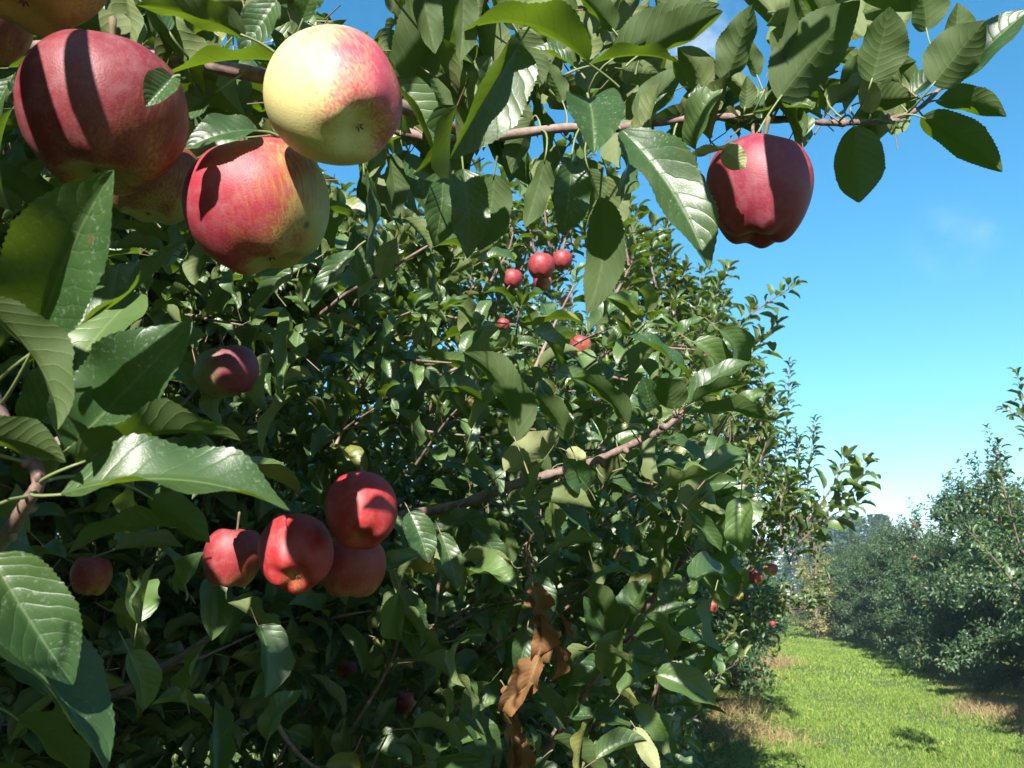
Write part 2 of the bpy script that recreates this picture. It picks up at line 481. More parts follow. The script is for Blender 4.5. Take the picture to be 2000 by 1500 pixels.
def ground_mat():
    m, N, Lk = newmat('orchard_ground')
    out = N.new('ShaderNodeOutputMaterial'); pr = N.new('ShaderNodeBsdfPrincipled')
    geo = N.new('ShaderNodeNewGeometry')
    c, med = ground_color(N, Lk, geo.outputs['Position'], (.045, .09, .012), (.075, .125, .018), (.17, .13, .06))
    fine = noise(N, Lk, geo.outputs['Position'], 40, 4, .7)
    c = mixc(N, Lk, ramp(N, Lk, fine, .3, .7, 0, .4), c, (.05, .055, .02))
    Lk.new(c, pr.inputs['Base Color']); pr.inputs['Roughness'].default_value = .95
    bp = N.new('ShaderNodeBump'); bp.inputs['Strength'].default_value = .8; bp.inputs['Distance'].default_value = .03
    Lk.new(fine, bp.inputs['Height']); Lk.new(bp.outputs[0], pr.inputs['Normal'])
    Lk.new(pr.outputs[0], out.inputs[0]); return m

def blade_mat(name, green, green2, tan, tf=.35):
    m, N, Lk = newmat(name)
    out = N.new('ShaderNodeOutputMaterial')
    geo = N.new('ShaderNodeNewGeometry'); rnd = geo.outputs['Random Per Island']
    c, med = ground_color(N, Lk, geo.outputs['Position'], green, green2, tan)
    c = mixc(N, Lk, mathn(N, Lk, 'MULTIPLY', ramp(N, Lk, rnd, .80, 1.0), .7), c, tan)
    hs = N.new('ShaderNodeHueSaturation'); Lk.new(c, hs.inputs['Color'])
    Lk.new(mathn(N, Lk, 'ADD', mathn(N, Lk, 'MULTIPLY', rnd, .7), .65), hs.inputs['Value'])
    pr = N.new('ShaderNodeBsdfPrincipled'); Lk.new(hs.outputs[0], pr.inputs['Base Color']); pr.inputs['Roughness'].default_value = .55
    pr.inputs['Specular IOR Level'].default_value = .3
    tr = N.new('ShaderNodeBsdfTranslucent'); Lk.new(hs.outputs[0], tr.inputs['Color'])
    mx = N.new('ShaderNodeMixShader'); mx.inputs[0].default_value = tf
    Lk.new(pr.outputs[0], mx.inputs[1]); Lk.new(tr.outputs[0], mx.inputs[2]); Lk.new(mx.outputs[0], out.inputs[0])
    return m
M_GROUND = ground_mat()
M_GRASS = blade_mat('grass_blades', (.125, .225, .032), (.195, .285, .048), (.32, .27, .10))
M_DRYGRASS = blade_mat('dry_grass_blades', (.27, .20, .095), (.31, .24, .12), (.32, .24, .12), .3)

def gz(x, y):
    """gentle unevenness of the orchard floor"""
    return .035*np.sin(x*1.3+.5)*np.sin(y*.45) + .02*np.sin(x*3.1+y*1.7)

g = Soup()
xs = np.concatenate([np.linspace(-400, -14, 8), np.linspace(-12, 12, 49), np.linspace(14, 400, 8)])
ys = np.concatenate([np.linspace(-60, -4, 6), np.linspace(-2, 60, 125), np.linspace(64, 700, 12)])
X, Y = np.meshgrid(xs, ys, indexing='ij')
V = np.stack([X.ravel(), Y.ravel(), gz(X, Y).ravel()], 1)
i, j = np.meshgrid(np.arange(len(xs)-1), np.arange(len(ys)-1), indexing='ij')
a = (i*len(ys)+j).ravel()
g.add(V, np.stack([a, a+len(ys), a+len(ys)+1, a+1], 1))
tag(g.build('ground', [M_GROUND]), kind='structure')

def blades(soup, xy, h, w, rng, lean=.5, z0=None):
    n = len(xy)
    ang = rng.uniform(0, 2*np.pi, n); la = rng.uniform(0, 2*np.pi, n); ln = rng.uniform(.1, lean, n)*h
    base = np.stack([xy[:, 0], xy[:, 1], gz(xy[:, 0], xy[:, 1]) - .004], 1)
    s = np.stack([np.cos(ang), np.sin(ang), np.zeros(n)], 1)*w[:, None]/2
    ld = np.stack([np.cos(la), np.sin(la), np.zeros(n)], 1)*ln[:, None]
    m = base + ld*.35 + [0, 0, 1]*(h*.6)[:, None]
    t = base + ld + [0, 0, 1]*h[:, None]
    v = np.stack([base-s, base+s, m+s*.8, m-s*.8, t+s*.12, t-s*.12], 1).reshape(-1, 3)
    q = np.array([[0, 1, 2, 3], [3, 2, 4, 5]])[None] + (np.arange(n)*6)[:, None, None]
    soup.add(v, q.reshape(-1, 4))

rng = np.random.default_rng(11)
gs = Soup()
for (x0, x1, y0, y1, n, wd, hh) in ((-2.4, 3.2, 5.5, 9, 110000, .0045, .055), (-2.4, 4.2, 9, 15, 100000, .007, .055), (-2.4, 4.5, 15, 30, 80000, .014, .06),
                                  (-2.5, 5, 30, 55, 26000, .03, .07), (-9, -2.4, 2, 14, 26000, .012, .09), (4.2, 8, 9, 24, 9000, .014, .08)):
    # clumps: blades gather round random centres
    c = np.stack([rng.uniform(x0, x1, n//14), rng.uniform(y0, y1, n//14)], 1)
    xy = c[rng.integers(0, len(c), n)] + rng.normal(0, .075, (n, 2))
    patch = .85 + .25*np.clip(np.sin(xy[:, 0]*2.1+1)*np.sin(xy[:, 1]*1.3)+np.sin(xy[:, 0]*5+xy[:, 1]*3)*.5, -.6, 1)
    blades(gs, xy, hh*rng.uniform(.4, 1.15, n)*patch, wd*rng.uniform(.6, 1.3, n), rng, .9)
tag(gs.build('grass', [M_GRASS], smooth=False), kind='stuff')

# ------------------------------------------------------------------ tree builder
def rot_about(v, axis, ang):
    axis = nrm(axis)
    return v*np.cos(ang) + np.cross(axis, v)*np.sin(ang) + axis*np.dot(axis, v)*(1-np.cos(ang))

class Tree:
    def __init__(self, base, seed, leafL=.078):
        self.base = np.array([base[0], base[1], gz(base[0], base[1]) - .03]); self.rng = np.random.default_rng(seed)
        self.wood = Soup(); self.twig = Soup(); self.pos, self.dir, self.nor, self.siz = [], [], [], []
        self.leafL = leafL; self.free = []; self.isfree = False; self.keep = None; self.lkeep = None; self.fill = 0; self.fz = 9.
    def leaves_on(self, path, sp, size=None, start=.1, spread=1., rosette=True):
        rng = self.rng; size = size or self.leafL
        seg = np.linalg.norm(np.diff(path, axis=0), axis=1); L = seg.sum(); cum = np.concatenate([[0], np.cumsum(seg)])
        if L < .01: return
        ss = np.arange(L*start, L, sp) + rng.uniform(-.2, .2, len(np.arange(L*start, L, sp)))*sp
        ph0 = rng.uniform(0, 6.28)
        tan = nrm(np.gradient(path, axis=0))
        for k, s in enumerate(ss):
            f = np.interp(s, cum, np.arange(len(path))); i0 = min(int(f), len(path)-2); fr = f-i0
            p = path[i0]*(1-fr)+path[i0+1]*fr; t = tan[i0]
            self.one(p, t, ph0 + k*2.4 + rng.normal(0, .3), size*rng.uniform(.55, 1.2)*(1-.35*max(0, s/L-.75)/.25), spread)
        if rosette:
            for k in range(4):
                self.one(path[-1], tan[-1], k*1.57+rng.normal(0, .4), size*rng.uniform(.45, .85), spread*.55)
    def one(self, p, t, phi, size, spread=1.):
        rng = self.rng
        a = nrm(np.cross(t, [.13, .21, .97] if abs(t[2]) < .9 else [1., 0, 0])); b = np.cross(t, a)
        r = a*np.cos(phi) + b*np.sin(phi)
        d = nrm(t*.75*rng.uniform(.5, 1.3) + r*spread*.85 + np.array([0, 0, .02]) + rng.normal(0, .18, 3))
        n = t*.7 + np.array([0, 0, .75]) + SUN*.35 + rng.normal(0, .3, 3)
        self.pos.append(p + d*size*.28); self.dir.append(d); self.nor.append(n); self.siz.append(size); self.free.append(self.isfree)
    def spur(self, p, out, size=None):
        rng = self.rng; size = size or self.leafL
        t = nrm(out + rng.normal(0, .35, 3) + np.array([0, 0, .35]))
        for k in range(rng.integers(4, 8)):
            self.one(p + t*.01, t, k*2.4+rng.uniform(0, 1), size*rng.uniform(.6, 1.2), 1.0)
    def shoot(self, p0, d, L, sp=.026, r=.0028, droop=0., up=.15, size=None, curve=.12):
        rng = self.rng; n = 6; d = nrm(d); path = [p0]
        for k in range(n):
            d = nrm(d + rng.normal(0, curve, 3) + np.array([0, 0, up-droop*k/n*2]))
            path.append(path[-1] + d*L/n)
        path = np.array(path)
        if self.keep is not None and not self.keep(path[-1]): return
        self.twig.add(*tube(path, r, r*.35, 4))
        self.leaves_on(path, sp, size)
    def px_shoot(self, pts, sp=.026, r=.004, size=None, n=8):
        path = smooth_path([W(*p) for p in pts], n)
        self.twig.add(*tube(path, r, r*.35, 5))
        self.isfree = True; self.leaves_on(path, sp, size, 0.05); self.isfree = False
    def grow(self, H=3.2, R=1.35, limbs=26, lat=.10, sp=.03, z0=.5, spires=6, upshoots=2, trunk_r=.05, Ry=None):
        rng = self.rng; B = self.base; Ry = Ry or R
        tp = [B + np.array([rng.normal(0, .03)*k, rng.normal(0, .03)*k, H*.86*k/6]) for k in range(7)]
        tp = smooth_path(tp, 22)
        self.wood.add(*tube(tp, np.linspace(trunk_r, .012, 22)*(1+.5*np.exp(-np.arange(22)/1.5)), sides=10, knob=.08, rng=rng))
        for i in range(limbs):
            f = (i+rng.uniform(0, .8))/limbs
            z = z0 + (H*.82-z0)*f
            az_ = i*2.39996 + rng.normal(0, .25)
            h = np.array([np.cos(az_)*R, np.sin(az_)*Ry, 0]); h = h*rng.uniform(.75, 1.12)
            Ln = np.linalg.norm(h)*(1-.62*f**1.6)
            h = nrm(h)
            p = np.array([np.interp(z, tp[:, 2]-B[2], tp[:, c]) for c in range(3)])
            e = rng.uniform(.15, .75); path = [p]; n = 7
            for k in range(n):
                d = nrm(h*np.cos(e) + np.array([0, 0, np.sin(e)]) + rng.normal(0, .10, 3)); h = nrm(h + np.append(rng.normal(0, .1, 2), 0))
                e -= rng.uniform(.02, .16)*(1.3-f)
                path.append(path[-1] + d*Ln/n)
            path = smooth_path(path, 12)
            if self.keep is not None:
                ok = [self.keep(q) for q in path]
                m = ok.index(False) if False in ok else len(path)
                if m < 4: continue
                path = path[:m]
            self.wood.add(*tube(path, .018*(1-.5*f)+.004, .004, 6, .1, rng))
            seg = np.linalg.norm(np.diff(path, axis=0), axis=1); L = seg.sum(); cum = np.concatenate([[0], np.cumsum(seg)])
            s, side = L*.18, 1
            while s < L:
                q = np.array([np.interp(s, cum, path[:, c]) for c in range(3)])
                k = min(int(np.interp(s, cum, np.arange(len(path)))), len(path)-2)
                t = nrm(path[k+1]-path[k]); sd = nrm(np.cross(t, [0, 0, 1.]))*side; side = -side
                self.shoot(q, t*.6+sd*rng.uniform(.5, 1.2)+np.array([0, 0, rng.uniform(-.35, .55)]), rng.uniform(.12, .42)*(.75+.25*(1-f)), sp, droop=rng.uniform(0, .25))
                if rng.random() < .6: self.spur(q, t+np.array([0, 0, rng.uniform(-.8, .5)]))
                s += lat*rng.uniform(.7, 1.3)
            for k in range(upshoots):
                s = L*rng.uniform(.25, 1); q = np.array([np.interp(s, cum, path[:, c]) for c in range(3)])
                self.shoot(q, np.array([rng.normal(0, .25), rng.normal(0, .25), 1]), rng.uniform(.2, .5), sp*.9, .0035, up=.3, curve=.07)
            self.leaves_on(path, sp*1.6, start=.3)
        for k in range(spires):
            q = tp[-1-rng.integers(0, 5)]
            self.shoot(q, np.array([rng.normal(0, .35), rng.normal(0, .35), 1]), rng.uniform(.4, .8)*H/3.2, sp*.7, .005, up=.25, curve=.06, size=self.leafL*1.1)
    def crown_mesh(self, pros, soup=None, mat0=0):
        p, d, n, s = (np.array(x) for x in (self.pos, self.dir, self.nor, self.siz))
        fr = np.array(self.free + [False]*(len(p)-len(self.free)))
        if self.fill:
            rg = self.rng; top = self.base[2] + self.fz
            for _ in range(self.fill):
                k = (rg.random(len(s)) < np.clip((top-p[:len(fr), 2])/.5, 0, 1)[:len(s)]) & ~fr[:len(s)]
                m0 = self.n0 if hasattr(self, 'n0') else len(s)
                k[m0:] = False
                kk = np.where(k)[0]; self.n0 = m0
                p = np.vstack([p, p[kk] + rg.normal(0, .065, (len(kk), 3))]); d = np.vstack([d, nrm(d[kk] + rg.normal(0, .5, (len(kk), 3)))])
                n = np.vstack([n, n[kk] + rg.normal(0, .4, (len(kk), 3))]); s = np.concatenate([s, s[kk]*rg.uniform(.8, 1.05, len(kk))]); fr = np.concatenate([fr, fr[kk]])
        if self.lkeep is not None:
            k = self.lkeep(p + d*s[:, None]*.5, fr); p, d, n, s = p[k], d[k], n[k], s[k]
        soup = soup or Soup()
        R = basis(d, n)*s[:, None, None]
        which = self.rng.integers(0, len(pros), len(p))
        for w in range(len(pros)):
            k = which == w
            soup.stamp(pros[w], R[k], p[k], mat0)
        return soup
    def finish(self, name, pros, leafmat, extra=None):
        root = empty(name, tuple(self.base))
        self.wood.build('trunk', [M_BARK], root)
        s = self.crown_mesh(pros)
        if self.twig.n:
            t = self.twig
            for v, q, uv, m in zip(t.v, t.q, t.uv, t.m):
                s.v.append(v); s.q.append(q + s.n); s.uv.append(uv); s.m.append(m*0+2)
            s.n += t.n
        # twig quads are numbered from the twig soup's own start
        s.build('crown', [leafmat, M_PET, M_TWIG], root)
        return root

# ------------------------------------------------------------------ the rows of trees
SKYX = [-400, 560, 640, 700, 800, 930, 1040, 1150, 1220, 1300, 1380, 1450, 1490, 1530, 1600, 1640, 2400]
SKYY = [-900, 300, 400, 440, 470, 345, 330, 300, 400, 470, 540, 640, 720, 860, 960, 1020, 1180]
def in_frame_ok(p):
    """pruned so that the crown keeps the outline it has against the sky"""
    x, y, d = P(p)
    return bool((d[0] < .1) or ((y[0] > np.interp(x[0], SKYX, SKYY)) and not alley(x[0], y[0])))
def alley(x, y):
    """kept clear for the mower"""
    return (y > 1190) & (x > np.interp(y, [1190, 1250, 1320, 1400, 1500, 1700], [1545, 1485, 1425, 1375, 1350, 1320]))

APPLES_CLEAR = []      # (px, py, radius px, depth): no leaf of the crowns grows right in front of these
def leaf_filter(mind):
    def f(p, free):
        x, y, d = P(p)
        ok = (d > mind) & ((y > np.interp(x, SKYX, SKYY) - 45) | free)
        ok &= ~alley(x, y)
        for (ax, ay, ar, ad) in APPLES_CLEAR:
            ok &= ~((np.hypot(x-ax, y-ay) < ar*.95) & (d < ad+.03))
        return ok
    return f

NEAR_A = [ # px, py, rx(px), ry/rx, depth, kind, stem axis (right, up, towards), blush dir, amount, contrast, lobes, label, group
 (655, 193, 139, 1.10, .490, (-.52, .66, -.54), (.85, .15, .3), .34, 1.0, .25, 'large creamy yellow apple with a rosy right cheek, its calyx facing out', 'yellow'),
 (505, 406, 148, .97, .545, (-.25, .97, -.03), (-.75, .15, .4), .60, .8, .5, 'large rosy apple with greenish side and bruise, touching the creamy yellow apple above', 'bi'),
 (203, 228, 165, .98, .500, (.02, .95, -.2), (-.2, .5, .6), .72, .5, .4, 'large dull crimson apple with two sunlit patches, under the apple cut by the top edge', 'dark'),
 (62, -88, 160, .95, .500, (0, .95, -.25), (-.2, .6, .4), .62, .5, .4, 'apple cut off by the top edge, brownish red with pale scuffs', 'dark'),
 (300, 352, 100, .95, .66, (.1, .95, -.1), (0, .6, .4), .52, .5, .4, 'shaded olive and red apple wedged behind the two large apples and the pale leaf', 'dark'),
 (-30, 45, 90, 1.0, .60, (.1, .95, -.1), (0, .6, .4), .72, .5, .4, 'dark red apple cut by the left edge, below the topmost apple', 'dark'),
 (1482, 376, 104, 1.15, .66, (.12, .97, -.18), (0, .3, .5), .98, .3, .5, 'crimson ribbed apple hanging alone against the blue sky under the long branch', 'crimson'),
 (443, 726, 64, .88, .98, (-.2, .93, -.1), (.95, .1, .2), .44, 1.3, .4, 'shaded apple half green and half plum red, deep in the leaves', 'half'),
 (705, 998, 74, 1.09, .90, (-.13, .70, -.7), (.2, .5, .5), .90, .4, .3, 'bright red apple with two sunlit stripes, topmost of the low cluster', 'red'),
 (578, 1082, 76, 1.06, .92, (-.24, .51, -.82), (.1, .6, .4), .84, .5, .6, 'dark red apple with small spots of sun, left of the bright striped apple', 'red'),
 (688, 1108, 68, 1.0, 1.00, (.05, .95, -.15), (.1, .7, .2), .70, .6, .4, 'shaded brick red apple tucked below the bright striped apple', 'brick'),
 (455, 1088, 58, 1.18, .99, (.1, .95, -.15), (-.1, .7, .3), .72, .7, .4, 'shaded apple, red with an olive base, leftmost of the low cluster', 'brick'),
 (178, 1124, 40, 1.1, 1.0, (.1, .95, -.15), (-.1, .7, .3), .60, .6, .4, 'dim orange brown apple hidden behind the lower left leaves', 'brick'),
 (832, 1080, 38, 1.25, 1.25, (.1, .95, -.15), (.5, .7, .3), .28, .6, .4, 'pale olive apple behind hanging leaves, right of the low cluster', 'pale'),
]
for k, a_ in enumerate(NEAR_A): APPLES_CLEAR.append((a_[0], a_[1], a_[2]*(.45 if k in (11, 12, 13) else 1.1), a_[4]))
SMALL = [ # px, py, radius px, depth, variant, label
 (1057, 520, 27, 2.55, 'deep red apple high in the second tree, largest of its cluster', 'crimson'),
 (1098, 508, 20, 2.6, 'red apple right of the largest one in the high cluster', 'crimson'),
 (1001, 545, 20, 2.5, 'red apple striped by shade, leftmost of the high cluster', 'crimson'),
 (1060, 552, 18, 2.65, 'apple half hidden right under the largest one of the high cluster', 'brick'),
 (1103, 590, 11, 2.7, 'small orange apple peeping out below the high cluster', 'bi'),
 (983, 634, 13, 2.4, 'bright coral apple alone below the high cluster, with a dark notch of shade', 'red'),
 (1133, 676, 22, 2.6, 'dull orange apple shaded by leaves below the high cluster', 'brick'),
 (1505, 1112, 14, 4.9, 'orange red sunlit apple at the grassy edge of the row', 'bi'),
 (1438, 1133, 17, 4.8, 'dark crimson apple left of the orange one at the grassy edge', 'crimson'),
 (1409, 1078, 9, 4.8, 'small orange apple above the dark crimson one at the grassy edge', 'bi'),
 (1476, 1128, 15, 5.0, 'dim olive orange apple between the crimson and the orange one', 'brick'),
 (1441, 1162, 11, 4.8, 'yellow sunlit apple hanging below the dark crimson one', 'pale'),
 (1391, 1184, 13, 4.8, 'shaded orange apple lowest on the left of that cluster', 'brick'),
 (1509, 1218, 6, 6.5, 'tiny red apple low beside the grass strip', 'crimson'),
 (676, 1310, 21, 2.1, 'yellow orange apple lit through the low leaves', 'bi'),
 (727, 1354, 12, 2.3, 'small red apple with a sunlit edge low in the leaves', 'red'),
 (790, 1372, 24, 2.2, 'dull brown red apple in deep shade near the bottom', 'brick'),
 (1785, 1089, 3.4, 13, 'tiny red apple in the middle of the far right row', 'crimson'),
 (1786, 1026, 3.2, 14, 'tiny pinkish apple near the top of the far right row', 'red'),
]
for (x_, y_, r_, d_, _, _) in SMALL: APPLES_CLEAR.append((x_, y_, r_*1.05+(30 if d_ < 3.5 else 60)/d_, d_))

for q_ in ((1040, 1170), (1050, 1240), (1050, 1310), (1010, 1370), (1090, 1220), (1035, 1080), (980, 1480)): APPLES_CLEAR.append((*q_, 55, 1.6))
# the nearest tree: its trunk stands left of the camera, the foreground leaves and apples hang on its branches
tA = Tree((-1.32, 1.42), 21, .080)
tA.keep, tA.lkeep = (lambda p: in_frame_ok(p) and float(P(p)[2][0]) > 1.3), leaf_filter(1.42)
tA.fill, tA.fz = 2, 3.0
tA.grow(H=3.5, R=1.3, limbs=40, lat=.07, sp=.024, z0=.3)
for pts in ([(1250, 1500, 1.5), (1270, 1380, 1.45), (1330, 1230, 1.4)], [(560, 700, 1.6), (640, 600, 1.5), (770, 520, 1.4), (835, 480, 1.4)],
            [(800, 880, 1.7), (880, 720, 1.6), (930, 655, 1.55)], [(1010, 800, 1.6), (1080, 640, 1.7), (1120, 560, 1.7)],
            [(640, 1500, 1.5), (760, 1300, 1.5), (800, 1150, 1.45)], [(760, 1250, 1.6), (900, 1200, 1.5), (990, 1100, 1.45)],
            [(1050, 1500, 1.5), (1150, 1300, 1.5), (1220, 1260, 1.4)], [(1100, 1120, 1.7), (1200, 1000, 1.6), (1300, 940, 1.55)],
            [(520, 1380, 1.4), (590, 1480, 1.4), (700, 1540, 1.4)], [(900, 1050, 1.5), (860, 1130, 1.4), (850, 1220, 1.35)]):
    tA.px_shoot(pts, .03, .005)
for k in range(150):
    x, y = tA.rng.uniform(430, 1440), tA.rng.uniform(520, 1560)
    if y < np.interp(x, SKYX, SKYY) + 130 or alley(x+60, y+40) or (x > 1380 and y > 1000): continue
    d_ = tA.rng.uniform(1.36, 1.95); ln = tA.rng.uniform(90, 190); a_ = tA.rng.uniform(-.2, 1.5)
    dx, dy = ln*math.cos(a_), ln*math.sin(a_)
    tA.px_shoot([(x-dx, y+dy, d_+tA.rng.uniform(0, .25)), (x-dx*.5, y+dy*.42, d_+.05), (x, y, d_)], .034, .0035, tA.rng.uniform(.075, .098))
rootA = tA.finish('apple_tree', PRO_HI, M_LEAF_MID)
tag(rootA, 'nearest apple tree, large dark leaves and branches framing the view, bearing the big apples', 'tree', 'apple trees of the left row')

tB = Tree((ROW_L+.05, 3.35), 5, .078)
tB.keep, tB.lkeep = in_frame_ok, leaf_filter(1.3)
tB.fill, tB.fz = 2, 2.7
tB.grow(H=3.5, R=1.75, Ry=1.4, limbs=46, lat=.075, sp=.026, z0=.3, spires=10)
for pts in ([(1190, 480, 3.3), (1185, 400, 3.3), (1190, 325, 3.3)], [(1120, 480, 3.1), (1100, 400, 3.1), (1095, 310, 3.1)], [(960, 500, 2.9), (975, 420, 2.9), (985, 340, 2.9)],
            [(1060, 470, 3.0), (1045, 400, 3.0), (1030, 345, 3.0)], [(1220, 520, 3.4), (1240, 450, 3.4), (1245, 420, 3.4)],
            [(900, 500, 3.0), (910, 440, 3.0), (930, 370, 3.0)], [(700, 500, 2.9), (690, 440, 2.9), (668, 385, 2.9)], [(1150, 520, 3.4), (1140, 420, 3.4), (1150, 350, 3.4)], [(1280, 560, 3.6), (1270, 500, 3.6), (1275, 450, 3.6)]):
    tB.px_shoot(pts, .016, .006, .085)
for x in range(640, 1240, 17):
    y = np.interp(x, SKYX, SKYY) + tB.rng.uniform(-5, 70); x_ = x + tB.rng.uniform(-8, 8); d_ = tB.rng.uniform(2.7, 3.5)
    tB.px_shoot([(x_-tB.rng.uniform(-30, 40), y+150, d_), (x_-tB.rng.uniform(-10, 10), y+70, d_), (x_, y, d_)], .018, .005, .08)
rB = tB.finish('apple_tree', PRO_MID, M_LEAF_MID)
tag(rB, 'second apple tree of the left row, with a red apple cluster near its top', 'tree', 'apple trees of the left row')

tC = Tree((ROW_L+.1, 5.6), 6, .075)
tC.keep, tC.lkeep = in_frame_ok, leaf_filter(1.5)
tC.fill, tC.fz = 2, 2.8
tC.grow(H=3.7, R=1.75, Ry=1.4, limbs=46, lat=.08, sp=.028, z0=.25, spires=10)
for pts in ([(1330, 640, 4.9), (1320, 560, 4.9), (1300, 450, 4.9)], [(1400, 700, 4.7), (1460, 620, 4.6), (1548, 560, 4.5)], [(1370, 640, 4.8), (1400, 580, 4.8), (1420, 530, 4.8)],
            [(1420, 760, 4.7), (1460, 700, 4.6), (1510, 640, 4.6)], [(1560, 1040, 4.3), (1620, 960, 4.2), (1650, 900, 4.2)], [(1600, 1010, 4.2), (1660, 960, 4.2), (1692, 910, 4.2)],
            [(1560, 1060, 4.3), (1620, 1010, 4.2), (1672, 985, 4.2)], [(1440, 900, 4.7), (1500, 830, 4.7), (1520, 790, 4.7)], [(1290, 700, 4.9), (1280, 560, 4.9), (1260, 470, 4.9)]):
    tC.px_shoot(pts, .018, .006, .11)
for x in range(1240, 1520, 13):
    y = np.interp(x, SKYX, SKYY) + tC.rng.uniform(-15, 60); x_ = x + tC.rng.uniform(-8, 8); d_ = tC.rng.uniform(4.4, 5.2)
    tC.px_shoot([(x_-tC.rng.uniform(0, 60), y+150, d_), (x_-tC.rng.uniform(-5, 25), y+70, d_), (x_, y, d_)], .018, .006, .105)
for k in range(90):
    x = tC.rng.uniform(1200, 1570); y = np.interp(x, SKYX, SKYY) + tC.rng.uniform(40, 330); d_ = tC.rng.uniform(4.3, 5.4)
    if y > 1060: continue
    tC.px_shoot([(x-tC.rng.uniform(10, 70), y+110, d_), (x-tC.rng.uniform(0, 25), y+50, d_), (x, y, d_)], .02, .005, .10)
rC = tC.finish('apple_tree', PRO_MID, M_LEAF_MID)
tag(rC, 'third apple tree of the left row, its branch reaching out over the grass strip', 'tree', 'apple trees of the left row')

tD = Tree((ROW_L+.1, 7.9), 7, .072)
tD.keep, tD.lkeep = in_frame_ok, leaf_filter(2)
tD.fill, tD.fz = 2, 2.9
tD.grow(H=3.7, R=1.5, Ry=1.4, limbs=44, lat=.085, sp=.03, z0=.25, spires=10)
for pts in ([(1530, 1000, 8.0), (1535, 860, 8.0), (1543, 712, 8.0)], [(1575, 980, 8.0), (1582, 900, 8.0), (1592, 828, 8.0)], [(1500, 960, 8.2), (1495, 860, 8.2), (1480, 770, 8.2)],
            [(1550, 980, 8.2), (1560, 900, 8.2), (1555, 850, 8.2)], [(1450, 860, 8.2), (1440, 780, 8.2), (1450, 735, 8.2)]):
    tD.px_shoot(pts, .014, .008, .105)
for x in range(1480, 1610, 9):
    y = np.interp(x, SKYX, SKYY) + tD.rng.uniform(-10, 70); x_ = x + tD.rng.uniform(-8, 8); d_ = tD.rng.uniform(7.6, 8.4)
    tD.px_shoot([(x_-tD.rng.uniform(0, 30), y+110, d_), (x_-tD.rng.uniform(-5, 15), y+50, d_), (x_, y, d_)], .022, .007, .10)
rD = tD.finish('apple_tree', PRO_LO, M_LEAF_FAR)
tag(rD, 'fourth apple tree of the left row, with tall upright shoots against the sky', 'tree', 'apple trees of the left row')

def variant(seed, H, leafmat, dens=1.0, R=1.45, limbs=40):
    t = Tree((0, 0), seed, .105/dens**.5)
    t.fill, t.fz = 2, H*.85
    t.grow(H=H, R=R, limbs=limbs, lat=.09/dens, sp=.03/dens, z0=.22, spires=9)
    return t.finish('apple_tree', PRO_LO, leafmat)

def copy_tree(o, parent=None):
    c = o.copy(); sc.collection.objects.link(c)
    if parent is not None: c.parent = parent
    for ch in o.children: copy_tree(ch, c)
    return c

VARS = [variant(31, 3.2, M_LEAF_FAR), variant(32, 3.0, M_LEAF_FAR), variant(33, 3.4, M_LEAF_FAR)]
used = [False]*3
rng = np.random.default_rng(77)
def place(v, x, y, s, rz, label, group, mesh_swap=None):
    if used[v]: o = copy_tree(VARS[v])
    else: o = VARS[v]; used[v] = True
    o.location = (x, y, float(gz(x, y))-.03); o.rotation_euler = (0, 0, rz); o.scale = (s, s, s*rng.uniform(.95, 1.08))
    tag(o, label, 'tree', group)
    return o
ORD = ['first', 'second', 'third', 'fourth', 'fifth', 'sixth', 'seventh', 'eighth', 'ninth', 'tenth', 'eleventh', 'twelfth', 'thirteenth', 'fourteenth', 'fifteenth', 'sixteenth']
for k, y in enumerate(np.arange(10.2, 42, 2.35)):
    place(k % 3, ROW_L-.25+rng.normal(0, .06), y, rng.uniform(1.0, 1.15), rng.uniform(0, 6.28),
          f'{ORD[k+4]} apple tree from the camera in the left row, seen edge-on beside the grass' if k+4 < 16 else 'one of the distant apple trees closing the left row', 'apple trees of the left row')
tE = Tree((3.45, 6.3), 8, .082)
tE.fill, tE.fz = 2, 2.6
tE.grow(H=3.3, R=1.45, Ry=1.4, limbs=44, lat=.085, sp=.028, z0=.25, spires=4)
for pts in ([(2040, 1000, 5.6), (2010, 860, 5.6), (1988, 735, 5.6)], [(1990, 1060, 5.8), (1960, 950, 5.8), (1950, 870, 5.8)], [(2000, 1080, 6), (1950, 1020, 6), (1918, 960, 6)], [(2020, 900, 5.5), (2010, 830, 5.5), (1965, 800, 5.5)],
            [(2060, 900, 5.5), (2050, 800, 5.5), (2040, 700, 5.5)], [(1990, 1150, 5.9), (1940, 1090, 5.9), (1895, 1040, 5.9)]):
    tE.px_shoot(pts, .02, .006, .09)
rE = tE.finish('apple_tree', PRO_MID, M_LEAF_MID)
tag(rE, 'nearest apple tree of the right row, its leafy shoots cut by the right edge', 'tree', 'apple trees of the right row')
for k, y in enumerate(np.arange(6.7, 45, 2.3)):
    if k == 0: continue
    d = {0: 'nearest apple tree of the right row, its leafy shoots cut by the right edge', 1: 'second apple tree of the right row, dark and dense behind the nearest one'}
    place((k+1) % 3, ROW_R+.15-max(0, y-18)*.075+rng.normal(0, .06), y, (.86 if k < 3 else rng.uniform(.9, 1.05)), rng.uniform(0, 6.28),
          d.get(k, f'{ORD[k]} apple tree along the right row, blue green in the distance') if k < 16 else 'one of the farthest apple trees of the right row', 'apple trees of the right row')
for k, y in enumerate(np.arange(5.2, 24, 2.6)):
    place(k % 3, ROW_L-4.65+rng.normal(0, .1), y, rng.uniform(.95, 1.1), rng.uniform(0, 6.28),
          f'{ORD[k]} apple tree of the row glimpsed beyond the left row through the foliage', 'apple trees of the row beyond')

